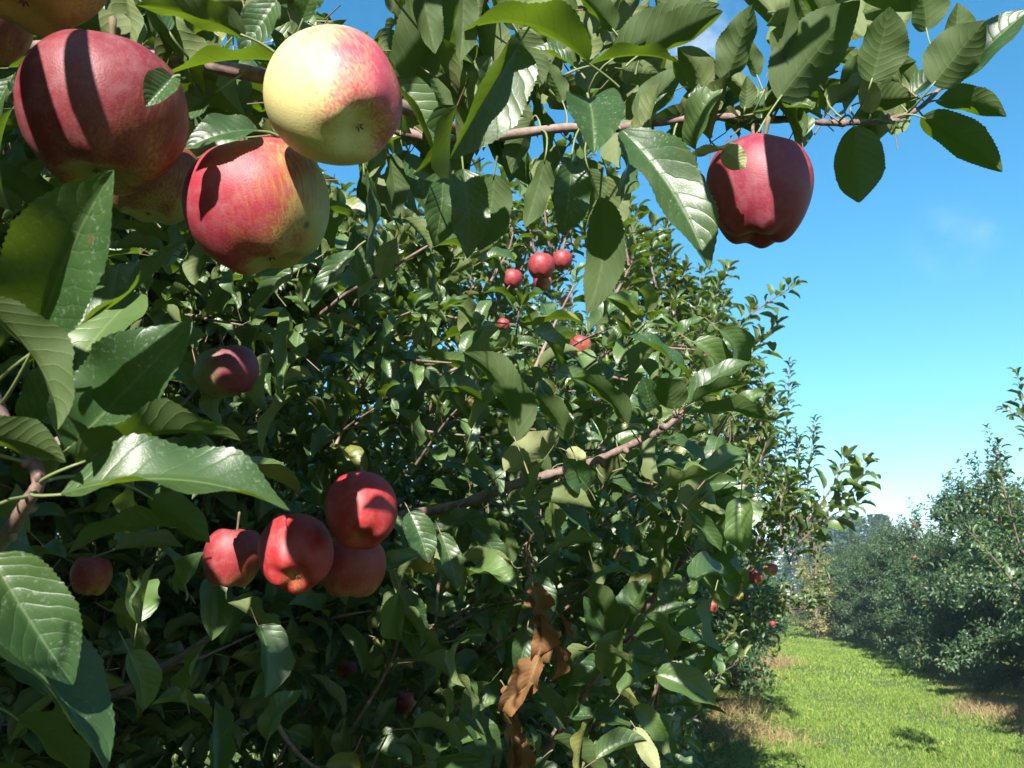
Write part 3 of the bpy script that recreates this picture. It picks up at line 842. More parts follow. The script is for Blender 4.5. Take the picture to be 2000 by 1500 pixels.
# far windbreak behind the orchard, each tree on its own
def wind_tree(seed, H, R, leafmat, conic):
    t = Tree((0, 0), seed, .55)
    rg = t.rng
    t.wood.add(*tube(smooth_path([t.base, t.base+[.1, 0, H*.5], t.base+[0, 0, H*.95]], 10), .16, .02, 7))
    for k in range(2600):
        f = rg.random()**.8; prof = (1-f)**.7 if conic else math.sin(math.pi*min(1, f*.8+.16))**.6
        az_ = rg.uniform(0, 6.28); rr = R*prof*(.55+.45*rg.random())*(1+.25*math.sin(az_*3+f*9+seed))
        t.pos.append(t.base+np.array([math.cos(az_)*rr, math.sin(az_)*rr, H*(.08+.92*f)])); 
        t.dir.append(np.array([math.cos(az_), math.sin(az_), rg.normal(-.1, .5)])); t.nor.append(np.array([0, 0, 1.])+rg.normal(0, .6, 3)); t.siz.append(rg.uniform(.3, .7))
    return t.finish('windbreak_tree', PRO_LO, leafmat)
wt = [wind_tree(3, 8.5, 2.6, M_LEAF_PINE, False), wind_tree(4, 10, 2.0, M_LEAF_PINE, True)]
spots = [(1640, 80, 0, 1.3), (1700, 84, 0, 1.35), (1735, 74, 1, 1.05), (1775, 88, 0, 1.0), (1585, 78, 0, 1.2), (1835, 82, 0, .95), (1890, 86, 1, .9)]
wl_ = ['rounded dark tree at the far end just right of the left row', 'broad hazy tree behind the orchard under the small white cloud', 'pointed conifer rising behind the far end of the right row',
       'rounded tree behind the pointed conifer', 'low rounded tree showing at the very end of the grass strip', 'rounded tree mostly hidden behind the right row', 'pointed conifer mostly hidden behind the right row']
wu = [False, False]
for (px, d, v, s), lb in zip(spots, wl_):
    p = W(px, 1165, d)
    o = copy_tree(wt[v]) if wu[v] else wt[v]; wu[v] = True
    o.location = (p[0], p[1], 0); o.rotation_euler = (0, 0, px*.7); o.scale = (s, s, s*.78)
    tag(o, lb, 'tree', 'windbreak trees behind the orchard')

# a yellowing tree at the end of the left row
ty = Tree((.75, 30), 91, .085)
ty.fill, ty.fz = 2, 3.4
ty.grow(H=4.3, R=.8, limbs=22, lat=.14, sp=.04, z0=.15, spires=4)
ry = ty.finish('yellowing_tree', PRO_LO, M_LEAF_GOLD)
tag(ry, 'straw yellow tree leaning over the end of the grass strip', 'tree')

# ------------------------------------------------------------------ dry tufts, weeds
def tuft(px, py, n, h, r, label, mat=M_DRYGRASS, name='dry_grass_tuft', seed=0, d=None, cat='grass tuft', w=.006):
    k = -(C0[2])/((W(px, py, 1)-C0)[2]); p = C0 + (W(px, py, 1)-C0)*k
    rg = np.random.default_rng(seed); s = Soup()
    xy = p[None, :2] + rg.normal(0, r, (n, 2))*[1, 1.3]
    blades(s, xy, h*rg.uniform(.4, 1.1, n), w*rg.uniform(.6, 1.3, n), rg, 1.2)
    o = s.build(name, [mat], smooth=False)
    tag(o, label, cat)
    return o
tuft(1430, 1325, 3400, .40, .24, 'tall straw coloured grass tuft under the left row', seed=1)
tuft(1385, 1400, 3000, .22, .26, 'low straw coloured grass tuft nearest under the left row', seed=2)
tuft(1490, 1300, 2200, .22, .30, 'thin straw grass tuft at the edge of the mown strip', seed=3)
tuft(1440, 1440, 2600, .12, .30, 'flattened dry grass in front of the tall straw tufts', seed=14)
tuft(1960, 1395, 3200, .14, .28, 'short dry grass patch beside the right row near the right edge', seed=4)
tuft(1808, 1312, 500, .42, .16, 'spindly pale green weeds standing before the right row', mat=M_GRASS, name='weed_clump', seed=5, cat='weeds', w=.007)
tuft(1560, 1203, 1800, 1.3, .35, 'distant tall dry grass at the end of the left row', seed=6, w=.012)
tuft(1598, 1200, 2400, 2.0, .4, 'distant dry grass beyond the end of the grass strip', seed=8, w=.012)

# broad-leaved weeds along the left edge of the mown strip
rng = np.random.default_rng(5)
wd = Soup()
N_ = 5200
xy = np.stack([rng.normal(-.75, .38, N_), 5.6 + 9*rng.random(N_)**1.3], 1)
c_ = xy[rng.integers(0, N_//12, N_)]; xy = c_ + rng.normal(0, .06, (N_, 2))
az_ = rng.uniform(0, 6.28, N_)
dd = np.stack([np.cos(az_), np.sin(az_), rng.uniform(.1, .9, N_)], 1)
T_ = np.stack([xy[:, 0], xy[:, 1], gz(xy[:, 0], xy[:, 1])+rng.uniform(.02, .09, N_)], 1)
R_ = basis(dd, np.tile([0, 0, 1.], (N_, 1))+rng.normal(0, .4, (N_, 3)))*rng.uniform(.025, .055, N_)[:, None, None]
wd.stamp(PRO_LO[0], R_, T_)
M_WEED = leaf_mat('weed_leaf', top=(.07, .14, .02), top2=(.12, .19, .03), under=(.10, .15, .04), trans=(.2, .32, .03), tf=.3, detail=False, yellow=.1, rough=.55)
tag(wd.build('ground_weeds', [M_WEED]), kind='stuff')

# ------------------------------------------------------------------ apples
def apple_mesh(name, mat, lobes=.5, seed=0, nseg=64, nr=44, scar=False, taper=.1):
    rg = np.random.default_rng(seed)
    t = np.linspace(0.0, math.pi, nr); ph = np.linspace(0, 2*np.pi, nseg, endpoint=False)
    T_, F_ = np.meshgrid(t, ph, indexing='ij')
    r = np.sin(T_)**.88*(1 + taper*np.cos(T_))
    z = .93*np.cos(T_)
    top = np.exp(-(T_/.36)**2); bot = np.exp(-((math.pi-T_)/.36)**2)
    z = z - .34*top + .25*bot
    p0 = rg.uniform(0, 6.28)
    five = np.cos(5*(F_-p0))
    r = r*(1 + lobes*.035*five*np.clip((T_-1.2)/1.2, 0, 1) + .012*np.cos(2*F_+p0) + .012*np.cos(3*F_+1.3*p0) + .01*np.sin(F_*4+T_*3))
    z = z - lobes*.075*five*np.exp(-((math.pi-T_-.62)/.34)**2) + .03*lobes*np.cos(5*F_+2)*np.exp(-((T_-.6)/.3)**2)
    z = z + .03*np.cos(F_-p0)*r
    v = np.stack([r*np.cos(F_), r*np.sin(F_), z], -1).reshape(-1, 3)
    i, j = np.meshgrid(np.arange(nr-1), np.arange(nseg), indexing='ij')
    a, b = i*nseg+j, i*nseg+(j+1) % nseg
    s = Soup(); s.add(v, np.stack([a.ravel(), (a+nseg).ravel(), (b+nseg).ravel(), b.ravel()], 1))
    return s.mesh(name, [mat])

def stem_mesh(seed=0):
    rg = np.random.default_rng(seed); s = Soup()
    p = smooth_path([(0, 0, .52), (.03, .02, .85), (.10+rg.uniform(0, .1), .05, 1.25)], 8)
    s.add(*tube(p, np.linspace(.035, .05, 8), sides=7)); return s.mesh('stem', [M_STEM])
def calyx_mesh():
    s = Soup()
    for k in range(5):
        a = k*2*np.pi/5
        v, q, uv, m = leaf_geo(.085, .4, 4, 1, .5, -.9, seed=k)
        R_ = basis(np.array([[math.cos(a), math.sin(a), -.55]]), np.array([[0, 0, -1.]]))[0]
        s.add(v @ R_.T + [math.cos(a)*.012, math.sin(a)*.012, -.70], q, uv)
    return s.mesh('calyx', [M_CALYX])
STEM, CALYX = stem_mesh(), calyx_mesh()

def apple_frame(axis, spin=0.):
    z = camdir(axis); x = nrm(np.cross(Up*.3+Rt, z)); y = np.cross(z, x)
    return np.stack([x, y, z], 1)
SHARED = {}
for k_, (nm, bd, am, co) in {'crimson': ('apple_crimson', (.2, -.5, .5), .95, .4), 'red': ('apple_red', (.2, -.5, .5), .86, .6), 'brick': ('apple_brick', (.2, -.5, .5), .66, .6),
                        'bi': ('apple_orange', (.2, .5, .5), .5, .9), 'pale': ('apple_pale', (.2, .5, .5), .22, .5)}.items():
    SHARED[k_] = apple_mesh('skin', apple_mat(nm, bd, am, contrast=co), .6, seed=len(SHARED)+3, nseg=32, nr=22)

def put_apple(px, py, rpx, asp, d, axis, skin, label, group):
    R_ = apple_frame(axis); r = rpx*d/FPX
    loc = W(px, py, d)
    root = empty('apple')
    root.rotation_mode = 'QUATERNION'
    root.matrix_world = Matrix.Translation(loc) @ Matrix(R_.tolist()).to_4x4() @ Matrix.Diagonal((r, r, r*asp*1.06, 1))
    for nm, me in (('skin', skin), ('stem', STEM), ('calyx', CALYX)):
        o = bpy.data.objects.new(nm, me); sc.collection.objects.link(o); o.parent = root
    tag(root, label, 'apple', group)
    return root

GRP = {'yellow': 'big apples at the upper left'}
for k, (px, py, rx, asp, d, axis, bd, am, co, lob, label, kind) in enumerate(NEAR_A):
    R_ = apple_frame(axis); b = R_.T @ camdir(bd)
    kw = dict(red=(.235, .016, .032), yel=(.28, .28, .075)) if kind in ('yellow', 'bi') else {}
    if kind == 'yellow': kw.update(orange=(.48, .27, .13), red=(.34, .045, .07), yel=(.52, .49, .20))
    if kind == 'crimson': kw.update(red=(.17, .010, .028), orange=(.20, .018, .03))
    if kind == 'red': kw.update(red=(.26, .010, .014), orange=(.30, .05, .015))
    if kind == 'dark': kw.update(red=(.135, .012, .020))
    if kind == 'half': kw.update(red=(.13, .010, .032), yel=(.14, .17, .05), orange=(.14, .08, .04))
    if k == 1: kw['bruise'] = R_.T @ camdir((.84, -.33, .44))
    m = apple_mat(f'apple_skin_{kind}', b, am, contrast=co, **kw)
    grp = 'big apples at the upper left' if k < 6 else 'low cluster of apples' if 8 <= k <= 11 else None
    put_apple(px, py, rx*(.93 if k < 6 else .96), asp, d, axis, apple_mesh('skin', m, lob, seed=k+1, taper=.14 if kind == 'crimson' else .08), label, grp)
for (px, py, r, d, label, v) in SMALL:
    put_apple(px, py, r, 1.0, d, (.1, .95, -.2), SHARED[v], label, 'apples deep in the rows')


# spots the sun reaches in the photo: no shading leaf grows across their line to the sun
LIT = [(600, 130, .44), (560, 220, .44), (620, 230, .44), (700, 120, .44), (740, 170, .44), (640, 70, .44), (540, 170, .44),
       (115, 230, .46), (240, 200, .465), (275, 180, .47), (250, 260, .47), (480, 310, .505), (450, 380, .50), (420, 440, .505), (510, 450, .505), (385, 430, .51),
       (1465, 300, .63), (1470, 350, .62), (1465, 410, .63), (655, 990, .87), (735, 960, .87), (745, 1010, .87), (580, 1090, .88),
       (60, 520, .42), (150, 440, .42), (180, 500, .42), (120, 560, .42), (200, 600, .45), (280, 540, .45), (320, 500, .45), (250, 820, .46), (330, 790, .46), (60, 860, .4),
       (260, 870, .45), (400, 850, .45), (450, 900, .43), (500, 950, .43), (420, 930, .43), (40, 1200, .4), (130, 1220, .4), (110, 1290, .4), (70, 1160, .4),
       (960, 230, .6), (1000, 180, .6), (930, 270, .6), (1180, 270, .64), (1360, 450, .64), (1370, 510, .64), (1290, 380, .64), (1320, 420, .64), (1600, 60, .68), (1560, 120, .68), (1740, 80, .71),
       (1860, 90, .74), (1000, 50, .6), (1080, 80, .6), (900, 60, .57), (840, 40, .57), (1450, 60, .71), (1350, 60, .71), 
       (1010, 800, 1.), (960, 730, 1.), (1180, 770, 1.08), (1300, 760, 1.08), (1400, 730, 1.1), (1430, 800, 1.1), (1270, 690, 1.12), (1080, 930, 1.2), (1200, 880, 1.16), (1300, 830, 1.14),
       (1060, 800, 1.05), (1180, 1180, 1.2), (1240, 1170, 1.2), (1300, 1200, 1.2), (1070, 1160, 1.15), (1040, 1300, 1.2), (1000, 1370, 1.2), (1420, 950, 1.3), (1270, 1450, 1.15),
       (1130, 940, 1.1), (870, 1090, 1.1), (820, 1040, 1.1), (1150, 1020, 1.2), (1040, 870, 1.1), (650, 550, .77)]
lit = np.array([W(*p) for p in LIT])

def blocks(c, r, tmin=.03):
    q = c - lit; t = q @ SUN
    return bool(((t > tmin) & (np.linalg.norm(q-t[:, None]*SUN, axis=1) < r)).any())

# ------------------------------------------------------------------ foreground branches and their leaves
def branch(pts, r0, r1, sides=10, n=40, knob=.12, seed=0, name='branch', nodes=True):
    rg = np.random.default_rng(seed)
    path = smooth_path([W(*p) for p in pts], n)
    s = Soup(); s.add(*tube(path, np.linspace(r0, r1, n), sides=sides, knob=knob, rng=rg))
    if nodes:
        for k in range(2, n-1, 4):
            d = nrm(rg.normal(0, 1, 3)); q = path[k]+d*np.interp(k, [0, n], [r0, r1])*.6
            s.add(*tube(np.array([q, q+d*r0*.7, q+d*r0*1.1]), np.array([r0*.55, r0*.5, r0*.2]), sides=6))
    o = s.build(name, [M_TWIG], rootA)
    return o, path

seedc = [100]
def leafgroup(parent, path, rows, mat=None, nl=78, nw=6, name='leaf', reach=.06):
    """rows: x0,y0,x1,y1,d0,d1,width ratio,roll,fold,bend,side,twist,wave"""
    for row in rows:
        x0, y0, x1, y1, d0, d1, wr, roll = row[:8]
        fold, bend, side, twist, wave = (list(row[8:13]) + [.35, .9, .1, .15, .035][len(row[8:13]):])
        seedc[0] += 1
        p0, p1 = W(x0, y0, d0), W(x1, y1, d1)
        Y = nrm(p1-p0); tocam = nrm(C0-(p0+p1)/2)
        Cc = nrm(tocam - Y*np.dot(tocam, Y)); S = np.cross(Y, Cc)
        if np.dot(S, Up*1.0+Rt*.35) < 0: S = -S
        Nn = Cc*math.cos(rad(roll)) + S*math.sin(rad(roll))
        v, q, uv, m = leaf_geo(1, wr, nl, nw, fold, bend, side, twist, wave, .55 if nl > 30 else .5, .12, seedc[0], bumpy=.0035 if nl > 30 else .0)
        tip = v[(nl)*(2*nw+1)+nw]
        # local frame: chord to +Y
        ly = nrm(tip); lz = nrm(np.array([0, 0, 1.])-ly*ly[2]); lx = np.cross(ly, lz)
        loc = np.stack([lx, ly, lz], 1)
        wz = Nn; wx = np.cross(Y, wz); wm = np.stack([wx, Y, wz], 1)
        sc_ = np.linalg.norm(p1-p0)/np.linalg.norm(tip)
        Rm = wm @ loc.T * sc_
        vw = v @ Rm.T + p0
        s = Soup(); s.add(vw, q, uv, m)
        # petiole
        t0 = nrm(Rm @ np.array([0, 1., 0]))
        att = None
        if path is not None:
            dist = np.linalg.norm(path-(p0-t0*sc_*.2), axis=1); k = dist.argmin()
            if dist[k] < reach: att = path[k]
        if att is None: att = p0 - t0*sc_*.28 - np.array([0, 0, .004])
        c = p0 - t0*np.linalg.norm(att-p0)*.55
        tt = np.linspace(0, 1, 7)[:, None]
        pp = att*(1-tt)**2 + 2*c*tt*(1-tt) + (p0+t0*sc_*.05)*tt**2
        pv, pq, pu = tube(pp, .0011, .0007, 5)
        s.add(pv - Nn*.0004, pq, pu, 1)
        s.build(name, [mat or M_LEAF, M_PET], parent)

def leafcloud(name, parent, n, box, dr, seed, L=(.055, .085), rolls=(60, 150), mat=None, angs=(0, 360), pros=None, keep=None):
    """many shaded leaves filling a part of the foliage"""
    rg = np.random.default_rng(seed); s = Soup()
    pros = pros or PRO_HI
    for k in range(n):
        x, y = rg.uniform(box[0], box[2]), rg.uniform(box[1], box[3]); d = rg.uniform(*dr)
        if keep and not keep(x, y): continue
        a = rad(rg.uniform(*angs)); ln = rg.uniform(*L)
        p = W(x, y, d); Y = nrm(Rt*math.cos(a) - Up*math.sin(a) + Fw*rg.normal(0, .5))
        Cc = -Fw - Y*np.dot(-Fw, Y); Cc = nrm(Cc); S = np.cross(Y, Cc)
        if np.dot(S, Up) < 0: S = -S
        r = rad(rg.uniform(*rolls)); Nn = Cc*math.cos(r)+S*math.sin(r)
        if blocks(p, ln*.5) or any(math.hypot(x-ax, y-ay) < ar+22/d and d < ad for ax, ay, ar, ad in APPLES_CLEAR if ad < 1.3): continue
        s.stamp(pros[rg.integers(0, len(pros))], basis(Y[None], Nn[None])*ln, p[None]-Y[None]*ln*.5)
    s.build(name, [mat or M_LEAF_MID, M_PET], parent)

# --- lower left branch, close to the lens
bL, pL = branch([(-60, 1130, .50), (10, 1050, .47), (50, 985, .45), (75, 930, .45), (20, 840, .46), (-40, 700, .47)], .0045, .0025, seed=1)
leafgroup(bL, pL, [
 (82, 640, 222, 332, .43, .40, .60, 16, .50, .35, .15, .1, .02),
 (112, 655, 362, 468, .46, .47, .42, 62, .5, -.5, -.1, .5, .03),
 (-40, 590, 112, 840, .40, .40, .50, 118, .4, 1.2, .5, .2, .03),
 (130, 880, 376, 628, .47, .46, .55, 22, .25, .3, -.15, .2, .055),
 (-60, 850, 128, 903, .40, .41, .60, 128, .2, 1.0, .2, .2, .02),
 (150, 905, 470, 862, .44, .46, .46, 98, .55, .9, .0, .3, .05),
 (120, 965, 566, 998, .42, .44, .44, 55, .35, .9, .1, .1, .04),
 (292, 970, 410, 1060, .50, .52, .50, 150, .3, .5, .1),
 (340, 1028, 130, 1085, .52, .50, .42, 125, .4, .8, .2, .4, .04),
 (-20, 1085, 143, 1338, .40, .40, .60, 14, .50, .25, -.15, .1, .02),
 (-80, 1210, 205, 1510, .40, .41, .50, 50, .45, .6, .3, .1, .02),
 (50, 830, 155, 690, .50, .50, .5, 30, .2, .4),
 (-20, 700, 30, 560, .48, .47, .6, 140, .3, .3),
 (-40, 1010, 60, 1180, .52, .52, .6, 60, .3, .4),
 (30, 1400, 170, 1540, .55, .55, .6, 120, .3, .4),
 (130, 600, 205, 560, .45, .45, .35, 70, .5, .4),
])
# --- upper left spurs carrying the big apples
bT, pT = branch([(-150, 120, .75), (100, 90, .66), (300, 110, .63), (520, 150, .62), (760, 200, .66), (930, 270, .74)], .0055, .005, seed=2)
leafgroup(bT, pT, [
 (338, 150, 284, 208, .47, .46, .9, 20, .6, .3),
 (480, 70, 266, 10, .55, .52, .42, 140, .3, .5, .2),
 (545, 120, 320, 150, .60, .58, .50, 100, .2, .5),
 (505, 255, 362, 292, .52, .50, .55, 50, .3, .9, .2),
 (540, 0, 470, 110, .62, .62, .6, 30, .3, .3),
 (590, 40, 640, -60, .62, .6, .5, 30, .3, .3),
 (800, 170, 905, -60, .62, .58, .62, 160, .35, .3, .1, .2, .02),
 (905, -30, 898, 122, .56, .56, .40, 150, .45, .6, .2),
 (815, -60, 850, 105, .58, .58, .40, 165, .4, .4, .1),
 (420, 180, 320, 260, .60, .60, .55, 40, .3, .4),

 (30, 140, -20, 250, .6, .6, .6, 50, .3, .4), (20, 180, 48, 150, .5, .5, .7, 40, .2, .2),
 (330, 60, 260, -40, .58, .58, .5, 60, .3, .4),
])
leafcloud('foliage', bT, 260, (-60, -80, 900, 400), (.68, 1.05), 4, rolls=(20, 150), keep=lambda x, y: not (600 < x < 760 and y < 60) and (x < 640 or y < 300))
leafcloud('foliage', bT, 26, (170, 40, 540, 200), (.56, .62), 51, L=(.06, .09), rolls=(60, 150), angs=(-30, 210))
leafcloud('foliage', bT, 14, (790, 150, 1000, 300), (.60, .70), 52, L=(.06, .09), rolls=(40, 150), angs=(30, 150))
leafcloud('foliage', bT, 200, (-60, -80, 640, 560), (1.05, 1.5), 5, rolls=(20, 150))
leafcloud('foliage', bL, 70, (-60, 420, 560, 1560), (.75, 1.1), 9, rolls=(30, 140))
# --- long branch across the top
bM, pM = branch([(760, 250, .78), (850, 272, .78), (940, 270, .77), (1100, 250, .77), (1200, 250, .76), (1300, 237, .75), (1400, 228, .74), (1500, 234, .74), (1560, 232, .745), (1620, 240, .75), (1755, 236, .76)], .0048, .0026, n=60, seed=3)
bN, pN = branch([(1730, 236, .76), (1790, 215, .77), (1840, 170, .78), (1880, 140, .79)], .0026, .0014, n=20, seed=4, nodes=False)
leafgroup(bM, pM, [
 # mid top, around x 900-1250
 (1148, 122, 905, 62, .62, .56, .44, 112, .4, 1.1, -.1, .1, .03),
 (1150, 128, 1322, 122, .66, .68, .34, 100, .5, .6, -.2, .2, .03),
 (1120, 130, 1035, 95, .66, .66, .5, 70, .5, .6, .4, .2, .03),
 (1015, 85, 878, 312, .60, .58, .52, -28, .62, .35, -.15, .1, .02),
 (1150, 195, 1160, 302, .64, .60, .78, 10, .5, .5, .1),
 (1215, 255, 1386, 528, .66, .62, .40, 30, .4, .4, .25, .2, .03),
 (1172, 385, 1145, 615, .66, .66, .38, 160, .25, .5, -.5, .1, .02),
 (905, 330, 912, 505, .70, .70, .50, 20, .2, .5, .1),
 (965, 340, 935, 490, .72, .72, .55, 160, .2, .5, -.2),
 (865, 350, 848, 482, .72, .72, .6, 20, .2, .4, .1),
 (1065, 310, 1025, 445, .74, .74, .42, 150, .3, .5, .2),
 (1115, 320, 1098, 458, .72, .72, .62, 20, .3, .4),
 (1150, 330, 1175, 400, .76, .76, .6, 140, .3, .4),
 (712, 335, 712, 525, .62, .62, .30, 70, .3, .3, .1),
 (760, 300, 775, 425, .68, .68, .45, 140, .3, .4, .1),
 (800, 300, 838, 420, .72, .72, .45, 20, .3, .4, -.2),
 (1010, 60, 1060, 165, .74, .74, .6, 150, .3, .4), (960, -10, 1010, 60, .8, .8, .6, 150, .3, .4),
 (1100, -30, 1085, 110, .8, .8, .5, 160, .3, .4), (1200, 60, 1120, -20, .82, .82, .6, 140, .3, .4), (1250, 110, 1290, 10, .8, .78, .5, 150, .3, .4),
 (1240, 230, 1340, 130, .80, .80, .5, 160, .4, .3, .1),
 (1265, 225, 1303, 182, .74, .74, .4, 60, .3, .3),
 (1195, 115, 1405, 8, .72, .70, .48, 155, .4, .5, .2, .2, .03),
 (1262, 98, 1412, 22, .70, .68, .56, 150, .35, .4, .1, .1, .02),
 (1330, 330, 1370, 405, .74, .74, .65, 30, .3, .4), (1290, 300, 1350, 250, .76, .76, .6, 150, .3, .4),
 (1270, 330, 1210, 260, .74, .72, .5, 40, .3, .4), (1040, 230, 1000, 340, .78, .78, .5, 150, .3, .4), (880, 230, 830, 130, .74, .74, .5, 150, .3, .4),
 (1100, 200, 1060, 120, .78, .78, .5, 150, .3, .4), (930, 200, 960, 110, .78, .78, .5, 30, .3, .4),
 # right part of the branch
 (1415, 160, 1470, 8, .72, .70, .56, 155, .35, .4, .3, .3, .05),
 (1372, 205, 1430, 120, .76, .76, .5, 30, .3, .4),
 (1345, 205, 1415, 155, .74, .74, .45, 60, .5, .4),
 (1520, 195, 1680, 0, .68, .66, .62, 158, .30, .6, .2, .1, .025),
 (1490, 185, 1548, -20, .69, .67, .28, 120, .5, .4, -.2, .3, .03),
 (1560, 165, 1672, 92, .71, .71, .42, 140, .3, .5, .2),
 (1702, 160, 1738, 12, .72, .70, .74, 160, .25, .5, -.1, .1, .03),
 (1680, 200, 1790, 190, .78, .78, .6, 150, .3, .4), (1640, 165, 1790, 120, .79, .79, .6, 150, .3, .4),
 (1455, 212, 1458, 148, .71, .71, .62, 160, .35, .4), (1400, 216, 1480, 170, .75, .75, .4, 30, .4, .5),
 (1430, 225, 1380, 150, .75, .75, .4, 60, .4, .5), (1550, 170, 1600, 60, .78, .78, .5, 150, .3, .4),
 (1480, 150, 1440, 70, .76, .76, .5, 150, .3, .4), (1620, 60, 1560, -40, .78, .78, .6, 150, .3, .4),
 (1470, 222, 1592, 212, .70, .68, .28, 80, .5, .4, .2),
 (1755, 200, 1690, 150, .80, .80, .6, 150, .3, .4),
 (1668, 246, 1678, 396, .72, .71, .66, 165, .22, .3, .05, .0, .02),
 (1550, -20, 1590, 80, .82, .82, .6, 150, .3, .4),
 (1720, 235, 1760, 252, .75, .75, .4, 60, .4, .3),
])
leafgroup(bM, pM, [(1700, 222, 1690, 150, .74, .73, .62, 170, .2, .3), (1520, 205, 1532, 112, .70, .69, .42, 120, .5, .4, .2, .3, .05),
 (1412, 292, 1456, 328, .60, .60, .9, 170, .2, .3, 0, .2, .05), (1445, 283, 1308, 312, .64, .66, .24, 120, .4, -.3)], mat=M_LEAF_PALE)
leafgroup(bN, pN, [
 (1822, 165, 1925, 40, .74, .72, .78, 165, .25, .5, .1, .1, .03),
 (1862, 160, 2012, 18, .78, .76, .56, 40, .3, .4, -.15, .1, .02),
 (1832, 195, 1966, 228, .76, .76, .48, 145, .3, 1.0, .1, .2, .02),
 (1800, 228, 1958, 336, .75, .74, .46, 150, .25, .7, .2, .1, .02),
 (1810, 60, 1790, -50, .82, .82, .8, 150, .3, .3), (1860, 110, 1870, 5, .84, .84, .7, 160, .3, .3),
 (1780, 185, 1870, 120, .82, .82, .5, 40, .3, .4),
])
leafcloud('foliage', bM, 120, (780, -60, 1300, 250), (.80, 1.05), 14, rolls=(110, 170))
leafcloud('foliage', bM, 16, (1340, -60, 1800, 60), (.82, 1.0), 15, rolls=(120, 170))
leafcloud('foliage', bM, 34, (1230, 110, 1560, 245), (.70, .84), 61, L=(.045, .075), rolls=(30, 160), angs=(-160, -20))
leafcloud('foliage', bM, 12, (1560, 110, 1780, 235), (.74, .86), 62, L=(.05, .08), rolls=(100, 165), angs=(-150, -20))
leafcloud('foliage', bM, 55, (700, 210, 1230, 400), (.80, 1.05), 16, rolls=(20, 160), angs=(50, 130))
# stalk of the lone apple
branch([(1478, 236, .735), (1470, 250, .70), (1476, 278, .665)], .0016, .0013, n=8, seed=12, name='spur', nodes=False)

# --- middle branches reaching out of the crown
b1, p1_ = branch([(780, 1010, 1.35), (900, 985, 1.28), (980, 955, 1.24), (1060, 930, 1.20), (1150, 905, 1.18), (1230, 870, 1.16), (1300, 835, 1.14), (1345, 795, 1.13)], .0085, .0038, n=50, seed=5)
leafgroup(b1, p1_, [
 (1338, 790, 1472, 708, 1.12, 1.12, .40, 50, .35, .8, -.1, .1, .03),
 (1352, 788, 1462, 750, 1.10, 1.08, .50, 118, .25, .5, -.2),
 (1362, 812, 1506, 822, 1.12, 1.12, .44, 122, .3, .9, -.2),
 (1318, 800, 1292, 738, 1.08, 1.06, .95, 160, .25, .4),
 (1345, 738, 1212, 652, 1.14, 1.12, .42, 75, .3, .7, .4, .1, .03),
 (1275, 800, 1255, 735, 1.12, 1.1, .8, 20, .3, .3),
 (1008, 862, 903, 688, 1.0, 1.0, .44, 140, .35, .9, .95, .2, .04),
 (1225, 830, 1115, 738, 1.08, 1.05, .40, 130, .3, .9, .3),
 (1108, 862, 1030, 768, 1.06, 1.04, .46, 140, .3, .9, .35),
 (1130, 835, 1195, 790, 1.2, 1.2, .4, 130, .3, .6), (1075, 930, 960, 855, 1.2, 1.2, .44, 130, .3, .6),
 (1150, 955, 1100, 895, 1.10, 1.08, .7, 15, .25, .4), (1190, 940, 1300, 1010, 1.16, 1.18, .4, 60, .35, .7),
 (1055, 960, 1155, 1050, 1.14, 1.12, .46, 50, .3, .8, -.2), (1250, 910, 1395, 940, 1.15, 1.15, .4, 60, .3, .8),
 (960, 970, 850, 900, 1.2, 1.2, .4, 60, .3, .8), (930, 1000, 830, 1060, 1.2, 1.2, .42, 40, .4, .5),
 (1300, 860, 1385, 915, 1.18, 1.2, .45, 60, .3, .7), (1200, 860, 1190, 990, 1.2, 1.2, .4, 130, .3, .7),
 (1110, 905, 1250, 960, 1.22, 1.22, .4, 130, .3, .7), (1000, 990, 1060, 1080, 1.2, 1.2, .45, 50, .3, .5),
 (900, 1000, 980, 1080, 1.24, 1.22, .45, 30, .3, .5),
], nl=52, nw=4)
leafgroup(b1, p1_, [(985, 920, 1095, 845, 1.12, 1.1, .55, 150, .2, .4), (1105, 880, 1145, 905, 1.14, 1.12, .7, 160, .2, .5)], mat=M_LEAF_PALE, nl=52, nw=4)
b2, p2_ = branch([(1180, 1290, 1.5), (1240, 1215, 1.45), (1290, 1150, 1.4), (1330, 1095, 1.36), (1372, 1045, 1.32), (1383, 1005, 1.3)], .007, .0035, n=36, seed=6)
leafgroup(b2, p2_, [
 (1385, 1002, 1442, 925, 1.3, 1.28, .42, 20, .4, .4), (1388, 1005, 1478, 970, 1.28, 1.28, .5, 125, .3, .8), (1375, 1000, 1315, 930, 1.3, 1.3, .4, 130, .3, .7),
 (1365, 1060, 1450, 1120, 1.3, 1.3, .42, 50, .3, .8), (1340, 1080, 1280, 1020, 1.34, 1.32, .6, 150, .3, .3), (1310, 1130, 1430, 1150, 1.36, 1.36, .4, 60, .3, .8),
 (1290, 1140, 1210, 1080, 1.38, 1.38, .45, 50, .3, .6), (1385, 1010, 1400, 1060, 1.3, 1.3, .8, 150, .3, .3), (1350, 1040, 1300, 975, 1.3, 1.3, .4, 30, .3, .3),
], nl=40, nw=4)
b3, p3_ = branch([(1020, 1560, 1.3), (1080, 1450, 1.28), (1125, 1385, 1.26), (1165, 1320, 1.24), (1200, 1268, 1.22), (1240, 1240, 1.2)], .0055, .0025, n=30, seed=7)
